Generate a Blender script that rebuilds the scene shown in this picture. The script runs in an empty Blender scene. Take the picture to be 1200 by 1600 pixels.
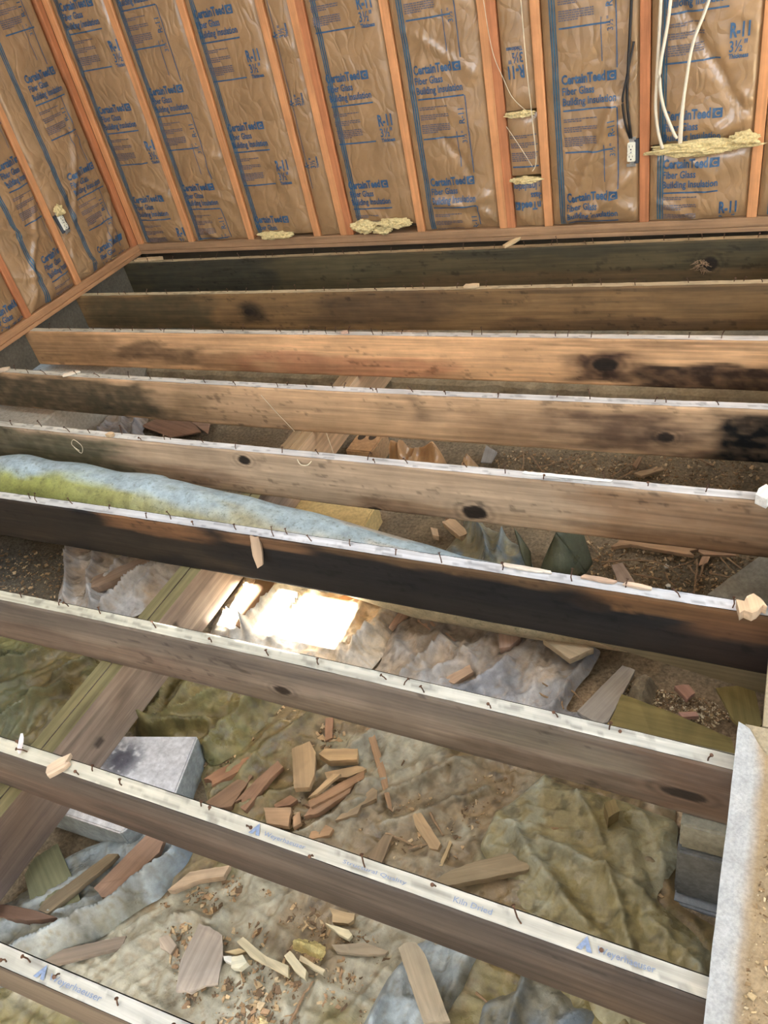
import bpy, bmesh, math, random
import numpy as np
from mathutils import Vector, Matrix, noise as mnoise

random.seed(7)
rng = np.random.default_rng(7)
JOIST_LINE = [[0.0, 0.018, -0.42], [0.003, 0.009, -0.841], [0.0, 0.009, -1.241], [0.007, -0.021, -1.63], [0.003, -0.016, -2.026], [-0.005, 0.019, -2.451], [-0.011, 0.05, -2.892], [-0.008, 0.04, -3.298]]
JOIST_BASE = {1: (78, 68, 46), 2: (122, 95, 62), 3: (206, 162, 118), 4: (178, 146, 112), 5: (170, 146, 120), 6: (31, 28, 27), 7: (116, 104, 92), 8: (80, 72, 66)}
JOIST_STAINS = {1: [(-0.11, 0.91, 0, 1, (48, 48, 40), 0.8, 0.25), (0.91, 1.61, 0.0, 0.6, (85, 78, 55), 0.6, 0.3), (1.88, 3.24, 0.0, 0.25, (55, 52, 40), 0.7, 0.3), (1.61, 3.36, 0.6, 1, (95, 75, 50), 0.7, 0.4)], 2: [(-0.15, 0.82, 0.0, 1, (66, 60, 42), 0.8, 0.3), (0.92, 1.07, 0.3, 0.8, (45, 36, 26), 0.9, 0.4), (1.32, 2.09, 0.0, 1, (74, 58, 42), 0.7, 0.4), (2.09, 3.37, 0.72, 1.05, (80, 60, 40), 0.7, 0.4), (2.31, 3.37, 0.0, 0.12, (80, 64, 46), 0.6, 0.4)], 3: [(-0.18, 0.43, 0.0, 1, (112, 84, 54), 0.6, 0.3), (0.35, 1.04, 0.3, 0.85, (72, 54, 38), 0.75, 0.45), (0.93, 1.25, 0.5, 1, (120, 82, 54), 0.6, 0.3), (1.18, 2.18, 0.5, 1.0, (168, 112, 82), 0.7, 0.35), (2.62, 2.91, 0.25, 1, (66, 46, 36), 0.95, 0.35), (2.85, 3.4, 0.48, 1.1, (56, 40, 30), 0.95, 0.18), (2.43, 3.4, 0.04, 0.14, (120, 92, 66), 0.6, 0.3)], 4: [(-0.38, 1.08, 0.05, 1.05, (66, 60, 44), 0.9, 0.3), (1.01, 1.31, 0.3, 0.8, (110, 88, 60), 0.6, 0.4), (2.19, 2.24, 0.05, 0.55, (60, 46, 34), 0.8, 0.4), (2.68, 3.18, 0.2, 0.95, (78, 58, 44), 0.85, 0.4), (3.0, 3.05, 0.4, 0.75, (40, 28, 20), 0.8, 0.4), (3.15, 3.43, 0.08, 1.1, (28, 22, 16), 1, 0.25), (2.32, 2.7, 0.3, 1, (130, 100, 72), 0.6, 0.4)], 5: [(0.09, 1.2, 0.0, 1.1, (74, 74, 54), 0.85, 0.35), (1.2, 1.72, 0.5, 1, (116, 90, 70), 0.7, 0.4), (2.16, 2.47, 0.75, 1.05, (100, 74, 52), 0.7, 0.4), (2.82, 3.44, 0.0, 1.1, (138, 106, 76), 0.8, 0.3), (2.86, 3.44, 0.75, 1.1, (112, 82, 56), 0.7, 0.4)], 6: [(0.56, 1.93, 0.0, 0.85, (60, 50, 38), 0.6, 0.4), (1.42, 1.86, 0.02, 0.32, (128, 92, 62), 0.9, 0.3), (1.86, 2.18, 0.0, 0.2, (130, 96, 66), 0.7, 0.3), (0.56, 1.22, 0.6, 1.1, (52, 42, 32), 0.6, 0.4), (2.18, 2.95, -0.1, 0.12, (104, 80, 54), 0.7, 0.3), (2.92, 3.49, -0.1, 0.28, (108, 78, 50), 0.95, 0.2), (3.18, 3.49, 0.1, 0.5, (100, 70, 46), 0.8, 0.4), (3.1, 3.44, 0.5, 1.0, (44, 32, 26), 0.7, 0.5)], 7: [(1.02, 2.12, 0.55, 1.1, (96, 78, 66), 0.6, 0.4), (2.14, 2.77, 0.6, 1.1, (84, 74, 62), 0.6, 0.4), (2.74, 3.17, 0.1, 0.5, (96, 90, 74), 0.5, 0.4), (2.69, 3.28, 0.6, 1.1, (74, 62, 50), 0.8, 0.3), (3.11, 3.44, 0.1, 1, (96, 72, 54), 0.7, 0.4)], 8: [(1.44, 2.52, 0.4, 1.1, (74, 58, 50), 0.6, 0.4), (2.0, 3.14, 0.55, 1.1, (46, 40, 38), 0.7, 0.3), (3.08, 3.45, 0.1, 1, (92, 78, 66), 0.6, 0.4)]}
JOIST_KNOTS_HOLE = {1: [(3.03, 0.52, 0.035, 0.035)], 2: [(0.97, 0.5, 0.03, 0.02)], 3: [(2.77, 0.55, 0.05, 0.03)], 4: [(3.04, 0.6, 0.03, 0.02)], 5: [(1.72, 0.2, 0.03, 0.022), (2.54, 0.78, 0.045, 0.03), (2.19, 1.02, 0.03, 0.02)], 6: [(2.99, 0.3, 0.05, 0.02)], 7: [(2.3, 0.62, 0.03, 0.018), (3.25, 0.62, 0.05, 0.02)], 8: []}  # the first joist's entry is a hole, its dark painted as a knot
SCRAPS = [
('board_scrap', 'short tan board end with a pointed top in the middle of the rubble heap', 'scrap', 'broken board scraps in the rubble heap', [(2.228, -2.826), (2.263, -2.785), (2.302, -2.817), (2.335, -2.883), (2.344, -2.926), (2.306, -2.942)], 0.05, 0.018, (0, 0.1), (186, 150, 98), 0),
('board_scrap', 'blocky tan offcut lying crosswise at the upper edge of the rubble heap', 'scrap', 'broken board scraps in the rubble heap', [(2.316, -2.823), (2.324, -2.802), (2.413, -2.774), (2.426, -2.806), (2.356, -2.834)], 0.05, 0.025, (0, 0), (196, 156, 96), 0),
('board_scrap', 'split tan piece lying just below the blocky crosswise offcut', 'scrap', 'broken board scraps in the rubble heap', [(2.35, -2.861), (2.426, -2.814), (2.459, -2.812), (2.415, -2.853), (2.367, -2.876)], 0.04, 0.016, (0, 0), (184, 146, 92), 1),
('board_scrap', 'long splintered strip slanting up across the rubble heap', 'scrap', 'broken board scraps in the rubble heap', [(2.347, -2.952), (2.388, -2.897), (2.453, -2.822), (2.471, -2.837), (2.413, -2.909), (2.363, -2.963)], 0.035, 0.018, (0, 0), (168, 122, 76), 1),
('board_scrap', 'narrow pale splinter leaning on the long splintered strip', 'scrap', 'broken board scraps in the rubble heap', [(2.347, -2.941), (2.385, -2.852), (2.403, -2.857), (2.364, -2.928)], 0.055, 0.01, (0, 0), (190, 152, 96), 1),
('board_scrap', 'wide reddish split board below the long splintered strip', 'scrap', 'broken board scraps in the rubble heap', [(2.336, -2.956), (2.368, -2.935), (2.437, -2.871), (2.442, -2.889), (2.385, -2.967), (2.352, -2.987)], 0.025, 0.018, (0, 0), (160, 118, 78), 1),
('board_scrap', 'greyish tan board with a splintered forked end at the heap front', 'scrap', 'broken board scraps in the rubble heap', [(2.437, -2.973), (2.453, -2.931), (2.496, -2.849), (2.523, -2.872), (2.484, -2.914), (2.484, -2.937), (2.457, -2.96)], 0.03, 0.018, (0, 0), (160, 132, 92), 1),
('board_scrap', 'orange brown wedge on the left flank of the rubble heap', 'scrap', 'broken board scraps in the rubble heap', [(2.022, -2.979), (2.046, -2.939), (2.108, -2.876), (2.121, -2.908), (2.057, -2.989)], 0.03, 0.02, (0, 0), (170, 116, 70), 1),
('board_scrap', 'dark tan board stub pointing from the slab to the heap', 'scrap', 'broken board scraps in the rubble heap', [(2.064, -3.032), (2.127, -2.917), (2.148, -2.921), (2.144, -3.023), (2.095, -3.046)], 0.02, 0.018, (0, 0), (140, 104, 70), 0),
('board_scrap', 'long brown board with a comb of splinters at its top end', 'scrap', 'broken board scraps in the rubble heap', [(2.152, -3.012), (2.178, -2.924), (2.203, -2.865), (2.227, -2.877), (2.214, -2.914), (2.194, -3.026)], 0.035, 0.018, (0, 0), (156, 112, 74), 2),
('board_scrap', 'square tan board end tucked under the eighth joist', 'scrap', 'broken board scraps in the rubble heap', [(2.233, -2.999), (2.307, -2.976), (2.326, -3.025), (2.264, -3.035)], 0.025, 0.018, (0, 0), (174, 134, 88), 0),
('board_scrap', 'small split tan chunk under the eighth joist by the square board end', 'scrap', 'broken board scraps in the rubble heap', [(2.321, -2.995), (2.331, -2.976), (2.35, -3.004), (2.336, -3.022)], 0.02, 0.015, (0, 0), (180, 136, 88), 0),
('board_scrap', 'crumbled brown piece at the foot of the rubble heap', 'scrap', 'broken board scraps in the rubble heap', [(2.253, -2.981), (2.282, -2.941), (2.31, -2.945), (2.296, -2.968), (2.261, -2.987)], 0.02, 0.014, (0, 0), (150, 104, 64), 1),
('board_scrap', 'ragged flake of wood at the near edge of the rubble heap', 'scrap', 'broken board scraps in the rubble heap', [(2.368, -3.017), (2.403, -2.984), (2.437, -2.988), (2.434, -3.007), (2.385, -3.033)], 0.012, 0.014, (0, 0), (170, 128, 80), 1),
('splinter', 'long thin splinter standing out of the heap with a needle point', 'scrap', 'loose splinters', [(2.391, -2.687), (2.409, -2.678), (2.499, -2.794), (2.564, -2.897), (2.548, -2.891), (2.471, -2.792)], 0.02, 0.01, (0, 0), (164, 124, 80), 0),
('board_scrap', 'tan stub with a split top lying right of the rubble heap', 'scrap', None, [(2.618, -2.888), (2.625, -2.865), (2.716, -2.939), (2.714, -2.956), (2.692, -2.957), (2.632, -2.909)], 0.015, 0.016, (0, 0), (180, 146, 96), 0),
('board_scrap', 'dull brown stub tucked under the eighth joist beside the rubble heap', 'scrap', None, [(2.548, -3.023), (2.567, -2.958), (2.589, -2.956), (2.591, -3.03), (2.564, -3.032)], 0.012, 0.016, (0, 0), (146, 120, 84), 0),
('board_scrap', 'long tapered board with a bright split edge beside the pale sheet', 'scrap', None, [(2.735, -3.034), (2.757, -3.006), (2.814, -2.961), (2.888, -2.917), (2.911, -2.93), (2.939, -2.93), (2.939, -2.944), (2.768, -3.037), (2.743, -3.039)], 0.03, 0.022, (0, 0), (158, 136, 98), 0),
('splinter', 'short narrow splinter between the split stub and the tapered board', 'scrap', 'loose splinters', [(2.725, -2.986), (2.727, -2.918), (2.735, -2.922), (2.733, -2.984)], 0.012, 0.008, (0, 0), (190, 160, 104), 0),
('splinter', 'pale round-ended splinter on the yellow sheet in front of the pier', 'scrap', 'loose splinters', [(3.055, -2.911), (3.065, -2.841), (3.078, -2.845), (3.07, -2.914)], 0.02, 0.012, (0, 0), (205, 178, 112), 0),
('wood_block', 'small sawn cube of wood on the yellow sheet near the pier', 'scrap', None, [(3.069, -2.753), (3.09, -2.735), (3.106, -2.764), (3.086, -2.791)], 0.05, 0.045, (0, 0), (150, 128, 72), 0),
('wood_chip', 'small square tan chip beside the concrete slab', 'scrap', None, [(1.979, -2.858), (1.992, -2.843), (2.021, -2.855), (2.01, -2.878)], 0.01, 0.01, (0, 0), (196, 154, 92), 0),
('splinter', 'flat brown stick under the seventh joist above the rubble heap', 'scrap', 'loose splinters', [(2.256, -2.686), (2.277, -2.676), (2.304, -2.738), (2.289, -2.754)], 0.015, 0.012, (0, 0), (164, 116, 76), 0),
('broken_board', 'brown board with a shredded end leaning beside the slab', 'scrap', None, [(1.94, -3.34), (1.979, -3.172), (2.005, -3.154), (2.03, -3.165), (2.041, -3.203), (1.991, -3.345), (1.974, -3.351)], 0.07, 0.02, (0.0, 0.0), (152, 116, 88), 0),
('plywood_scrap', 'large greyish plywood square with a torn lower edge on the dusty sheet', 'scrap', None, [(2.278, -3.46), (2.245, -3.4), (2.232, -3.311), (2.261, -3.308), (2.303, -3.315), (2.333, -3.355), (2.358, -3.41), (2.334, -3.423), (2.312, -3.45), (2.296, -3.451)], 0.045, 0.01, (0.0, 0.1), (176, 160, 142), 0),
('plank_scrap', 'flat grey-brown plank half buried along the bluish sheet', 'scrap', None, [(1.874, -3.502), (2.053, -3.39), (2.062, -3.416), (1.899, -3.528)], 0.02, 0.014, (0, 0), (140, 120, 98), 0),
('board_scrap', 'dark red-brown wedge of board at the picture edge below the girder', 'scrap', None, [(1.651, -3.47), (1.721, -3.446), (1.801, -3.432), (1.876, -3.425), (1.804, -3.459), (1.669, -3.487)], 0.05, 0.025, (0, 0), (116, 84, 62), 0),
('mossy_panel', 'mossy green panel scrap with a rounded corner beside the girder foot', 'scrap', None, [(1.694, -3.364), (1.689, -3.317), (1.725, -3.266), (1.85, -3.334), (1.917, -3.38), (1.833, -3.428), (1.762, -3.412)], 0.04, 0.012, (0, 0), (120, 120, 82), 0),
('plank_scrap', 'narrow plank strewn with chips across the mossy panel', 'scrap', None, [(1.812, -3.425), (1.812, -3.402), (1.903, -3.249), (1.933, -3.24), (1.925, -3.271), (1.847, -3.425)], 0.065, 0.014, (0, 0), (128, 108, 76), 0),
('splinter', 'curved pale splinter right of the plywood square', 'scrap', 'loose splinters', [(2.345, -3.315), (2.355, -3.301), (2.433, -3.32), (2.505, -3.323), (2.502, -3.34), (2.456, -3.336), (2.392, -3.332)], 0.035, 0.014, (0, 0), (208, 192, 148), 1),
('splinter', 'thick pale split stick below the crumbly yellow lump', 'scrap', 'loose splinters', [(2.47, -3.304), (2.478, -3.29), (2.545, -3.318), (2.54, -3.33), (2.506, -3.323)], 0.03, 0.02, (0, 0), (214, 200, 156), 1),
('splinter', 'narrow pale stick tight against the crumbly yellow lump', 'scrap', 'loose splinters', [(2.501, -3.289), (2.572, -3.298), (2.571, -3.307), (2.504, -3.3)], 0.03, 0.012, (0, 0), (210, 194, 150), 0),
('board_scrap', 'pale flat stick pointing right from the crumbly lump', 'scrap', None, [(2.558, -3.242), (2.63, -3.214), (2.691, -3.213), (2.687, -3.221), (2.634, -3.24), (2.575, -3.253)], 0.02, 0.012, (0, 0), (164, 146, 116), 0),
('splinter', 'chunky white splinter above the pale flat stick', 'scrap', 'loose splinters', [(2.526, -3.207), (2.585, -3.202), (2.598, -3.209), (2.593, -3.221), (2.566, -3.218)], 0.025, 0.016, (0, 0), (220, 206, 160), 0),
('board_scrap', 'tan broken board end poking out under the eighth joist', 'scrap', None, [(2.517, -3.171), (2.584, -3.164), (2.577, -3.189), (2.539, -3.198)], 0.02, 0.016, (0, 0), (186, 156, 106), 1),
('broken_board', 'pale board with a broken squared end standing over the bluish sheet', 'scrap', None, [(2.721, -3.211), (2.73, -3.197), (2.753, -3.187), (2.781, -3.203), (2.877, -3.305), (2.828, -3.328)], 0.06, 0.02, (0, 0.0), (186, 170, 140), 0),
('wood_chip', 'small rounded grey chip beside the plywood square', 'scrap', None, [(2.145, -3.369), (2.162, -3.354), (2.196, -3.367), (2.195, -3.389), (2.162, -3.386)], 0.015, 0.01, (0, 0), (176, 154, 128), 0),
('foam_chip', 'pale square foam chip against the plywood edge', 'chip', None, [(2.355, -3.347), (2.378, -3.335), (2.397, -3.346), (2.385, -3.364), (2.366, -3.368)], 0.02, 0.02, (0, 0), (214, 206, 172), 0),
('foam_chip', 'small white foam chip between the plywood and the pale square chip', 'chip', None, [(2.332, -3.354), (2.351, -3.347), (2.361, -3.36), (2.34, -3.361)], 0.02, 0.018, (0, 0), (226, 222, 206), 0),
('wood_chip', 'flat yellow chip at the head of the curved splinter', 'scrap', None, [(2.324, -3.342), (2.355, -3.324), (2.376, -3.324), (2.355, -3.339)], 0.02, 0.01, (0, 0), (206, 180, 124), 0),
('rotten_splinter', 'shredded rotten pale wood splinter beside the bluish fold', 'scrap', None, [(2.108, -3.271), (2.116, -3.256), (2.136, -3.212), (2.227, -3.162), (2.227, -3.193), (2.168, -3.224), (2.124, -3.267)], 0.03, 0.02, (0, 0), (190, 160, 122), 2),
('cardboard_piece', 'brown strip added as the dark band between the two bright halves of the sunlit patch', 'cardboard', None, [(1.762, -2.2), (1.831, -2.205), (1.883, -2.481), (1.821, -2.482)], 0.1, 0.012, (0.75, 0), (150, 114, 80), 0),  # strip added to darken the middle of the sunlit patch
('bark_strip', 'curled orange bark strip at the upper edge of the sunlit sheet', 'scrap', None, [(2.027, -2.279), (2.097, -2.269), (2.165, -2.208), (2.181, -2.226), (2.117, -2.285), (2.043, -2.3)], 0.08, 0.008, (0.5, 0), (190, 136, 84), 1),
('lath_strip', 'long pink-brown lath lying in the sunny sawdust', 'scrap', None, [(2.346, -2.244), (2.364, -2.22), (2.469, -2.274), (2.532, -2.311), (2.526, -2.326), (2.482, -2.31)], 0.02, 0.01, (0, 0), (202, 160, 126), 0),
('bark_strip', 'curled pink bark strip beside the long lath', 'scrap', None, [(2.305, -2.319), (2.31, -2.255), (2.333, -2.212), (2.361, -2.223), (2.337, -2.278), (2.319, -2.327)], 0.03, 0.01, (0, 0), (200, 156, 122), 1),
('dry_leaf', 'dry brown leaf at the edge of the sunlit sheet', 'leaf', None, [(2.279, -2.375), (2.278, -2.342), (2.294, -2.352), (2.305, -2.391), (2.3, -2.406)], 0.02, 0.003, (0, 0), (150, 116, 88), 0),
('board_scrap', 'tan stick end lying in the fold behind the seventh joist', 'scrap', None, [(2.548, -2.477), (2.61, -2.405), (2.628, -2.425), (2.586, -2.481)], 0.04, 0.02, (0, 0), (190, 150, 112), 0),
('particle_board_scrap', 'speckled tan particle board chunk on the grey sheet', 'scrap', None, [(2.804, -2.298), (2.82, -2.256), (2.951, -2.298), (2.896, -2.353)], 0.09, 0.022, (0, 0), (206, 182, 142), 0),
('board_scrap', 'pinkish crumbling stub left of the particle board chunk', 'scrap', None, [(2.653, -2.257), (2.678, -2.238), (2.712, -2.238), (2.729, -2.276), (2.709, -2.322), (2.681, -2.334)], 0.04, 0.03, (0, 0), (196, 160, 136), 0),
('mossy_panel', 'large olive panel lying behind the right end of the seventh joist', 'scrap', None, [(3.027, -2.529), (3.04, -2.484), (3.05, -2.415), (3.182, -2.438), (3.325, -2.476), (3.345, -2.535)], 0.06, 0.012, (0, 0), (142, 124, 58), 0),
('mossy_panel', 'upright olive panel leaning on the subfloor edge', 'scrap', None, [(3.277, -2.378), (3.362, -2.341), (3.39, -2.465), (3.364, -2.501), (3.324, -2.465)], 0.14, 0.012, (0, 0), (150, 132, 62), 0),
('wood_chip', 'small pink stick on the gravelly dirt behind the olive panel', 'scrap', None, [(3.194, -2.412), (3.237, -2.398), (3.245, -2.412), (3.206, -2.425)], 0.015, 0.012, (0, 0), (214, 160, 140), 0),
('bark_strip', 'curled pink bark piece standing in the dirt near the olive panel', 'scrap', None, [(3.172, -2.34), (3.207, -2.322), (3.226, -2.343), (3.209, -2.374)], 0.03, 0.015, (0, 0), (204, 150, 126), 0),
('plank_scrap', 'weathered grey plank end slanting down to the seventh joist', 'scrap', None, [(2.945, -2.489), (3.028, -2.297), (3.064, -2.304), (3.029, -2.5), (3.009, -2.514)], 0.03, 0.018, (0, 0), (168, 158, 146), 0),
('log_piece', 'grey split log lying on the plastic left of the girder', 'scrap', None, [(1.095, -2.404), (1.089, -2.37), (1.208, -2.237), (1.267, -2.213), (1.27, -2.26), (1.155, -2.418), (1.128, -2.431)], 0.05, 0.03, (0, 0), (170, 138, 110), 1),
('wood_block', 'larger pale wood block in the dirt behind the duct', 'scrap', None, [(2.309, -1.816), (2.345, -1.791), (2.429, -1.864), (2.404, -1.889)], 0.035, 0.03, (0, 0), (206, 172, 128), 0),
('wood_chip', 'small pale chip left of the wood blocks behind the duct', 'scrap', None, [(2.265, -1.839), (2.293, -1.841), (2.313, -1.879), (2.291, -1.88)], 0.02, 0.02, (0, 0), (204, 170, 126), 0),
('wood_block', 'small brown wood block lying above the larger pale block', 'scrap', None, [(2.304, -1.781), (2.341, -1.752), (2.346, -1.788), (2.323, -1.799)], 0.05, 0.03, (0, 0), (176, 130, 94), 0),
('splinter', 'long curled brown splinter under the fifth joist on the right', 'scrap', 'loose splinters', [(2.901, -1.805), (2.927, -1.754), (2.965, -1.757), (3.17, -1.773), (3.16, -1.806), (2.959, -1.783)], 0.03, 0.014, (0, 0), (186, 144, 98), 1),
('board_scrap', 'narrow grey-pink board scrap on the twiggy dirt', 'scrap', None, [(2.916, -1.88), (2.947, -1.861), (3.014, -1.958), (2.96, -1.972)], 0.02, 0.01, (0, 0), (176, 152, 136), 0),
('dry_leaf', 'tan curled leaf among the twigs right of the long splinter', 'leaf', None, [(3.174, -1.827), (3.182, -1.78), (3.206, -1.769), (3.2, -1.806)], 0.02, 0.004, (0, 0), (190, 146, 106), 0),
('splinter', 'thin flat splinter close to the subfloor edge behind the sixth joist', 'scrap', 'loose splinters', [(3.134, -1.749), (3.277, -1.752), (3.278, -1.763), (3.186, -1.779)], 0.03, 0.008, (0, 0), (180, 140, 100), 0),
('concrete_paver', 'flat grey concrete paver half buried at the right edge of the dirt', 'paver', None, [(3.215, -1.959), (3.36, -1.75), (3.441, -1.769), (3.449, -1.985)], 0.012, 0.03, (0, 0), (156, 150, 134), 0),
('board_scrap', 'pointed tan stick among the twigs behind the fifth joist', 'scrap', None, [(2.899, -1.385), (2.919, -1.366), (2.99, -1.328), (2.999, -1.343), (2.928, -1.396)], 0.02, 0.012, (0, 0), (176, 146, 104), 0),
('wood_chip', 'upright brown chip beside the pointed tan stick', 'scrap', None, [(2.886, -1.335), (2.9, -1.28), (2.912, -1.286), (2.903, -1.353)], 0.03, 0.012, (0, 0), (160, 122, 84), 0),
('board_scrap', 'orange-brown board lying along the back footing', 'scrap', None, [(2.59, -0.902), (2.741, -0.853), (2.786, -0.884), (2.785, -0.909), (2.61, -0.931)], 0.03, 0.02, (0, 0), (190, 140, 92), 0),
('wood_chip', 'flat tan chip leaning on the back footing', 'scrap', None, [(3.033, -0.797), (3.066, -0.789), (3.091, -0.861), (3.07, -0.882)], 0.03, 0.01, (0, 0), (196, 160, 110), 0),
('cardboard_piece', 'brown cardboard piece crumpled under the fourth joist', 'cardboard', None, [(0.533, -1.374), (0.628, -1.283), (0.836, -1.332), (0.937, -1.407), (0.789, -1.458)], 0.05, 0.008, (0, 0), (150, 112, 84), 0),
('cardboard_piece', 'flat brown cardboard flap right of the crumpled piece', 'cardboard', None, [(0.651, -1.292), (0.833, -1.243), (0.925, -1.3), (0.978, -1.412), (0.818, -1.335)], 0.06, 0.008, (0, 0), (158, 122, 94), 0),
('splinter', 'dark curved stick left of the brown cardboard', 'scrap', 'loose splinters', [(0.165, -1.388), (0.205, -1.299), (0.264, -1.275), (0.22, -1.369)], 0.03, 0.012, (0, 0), (140, 110, 78), 0),
('plastic_scrap', 'stiff grey plastic scrap behind the fifth joist', 'scrap', None, [(2.324, -1.429), (2.31, -1.317), (2.369, -1.353), (2.365, -1.423)], 0.05, 0.006, (0, 0), (150, 146, 140), 0),
('splinter', 'yellow leaf-shaped splinter on the green sheet left of the girder', 'scrap', 'loose splinters', [(1.197, -2.943), (1.235, -2.909), (1.277, -2.892), (1.27, -2.915), (1.221, -2.949)], 0.03, 0.008, (0, 0), (206, 172, 78), 0),
('white_chip', 'white chip lying on the pale grey-green sheet before the pier', 'chip', None, [(3.111, -3.02), (3.116, -3.015), (3.121, -3.016), (3.122, -3.02), (3.116, -3.024)], 0.012, 0.005, (0, 0), (226, 222, 210), 0),
('white_chip', 'white chip on the dark soil left of the girder', 'chip', None, [(0.812, -2.536), (0.818, -2.528), (0.835, -2.531), (0.843, -2.539), (0.832, -2.545)], 0.012, 0.005, (0, 0), (226, 222, 210), 0),
('white_chip', 'white pebble among the twigs right of the pink board scrap', 'chip', None, [(3.073, -1.842), (3.079, -1.834), (3.088, -1.839), (3.089, -1.847), (3.08, -1.852)], 0.012, 0.005, (0, 0), (226, 222, 210), 0),
('white_chip', 'white pebble under the forked twig behind the sixth joist', 'chip', None, [(3.136, -1.951), (3.142, -1.944), (3.15, -1.948), (3.151, -1.956), (3.143, -1.961)], 0.012, 0.005, (0, 0), (226, 222, 210), 0),
('white_chip', 'white chip at the back edge of the sixth joist', 'chip', None, [(3.091, -1.927), (3.098, -1.919), (3.106, -1.923), (3.107, -1.932), (3.098, -1.937)], 0.012, 0.005, (0, 0), (226, 222, 210), 0),
('white_chip', 'pale pebble beside the cap block by the green panel', 'chip', None, [(1.805, -3.255), (1.81, -3.25), (1.82, -3.25), (1.823, -3.255), (1.816, -3.259)], 0.012, 0.005, (0, 0), (226, 222, 210), 0)]
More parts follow.
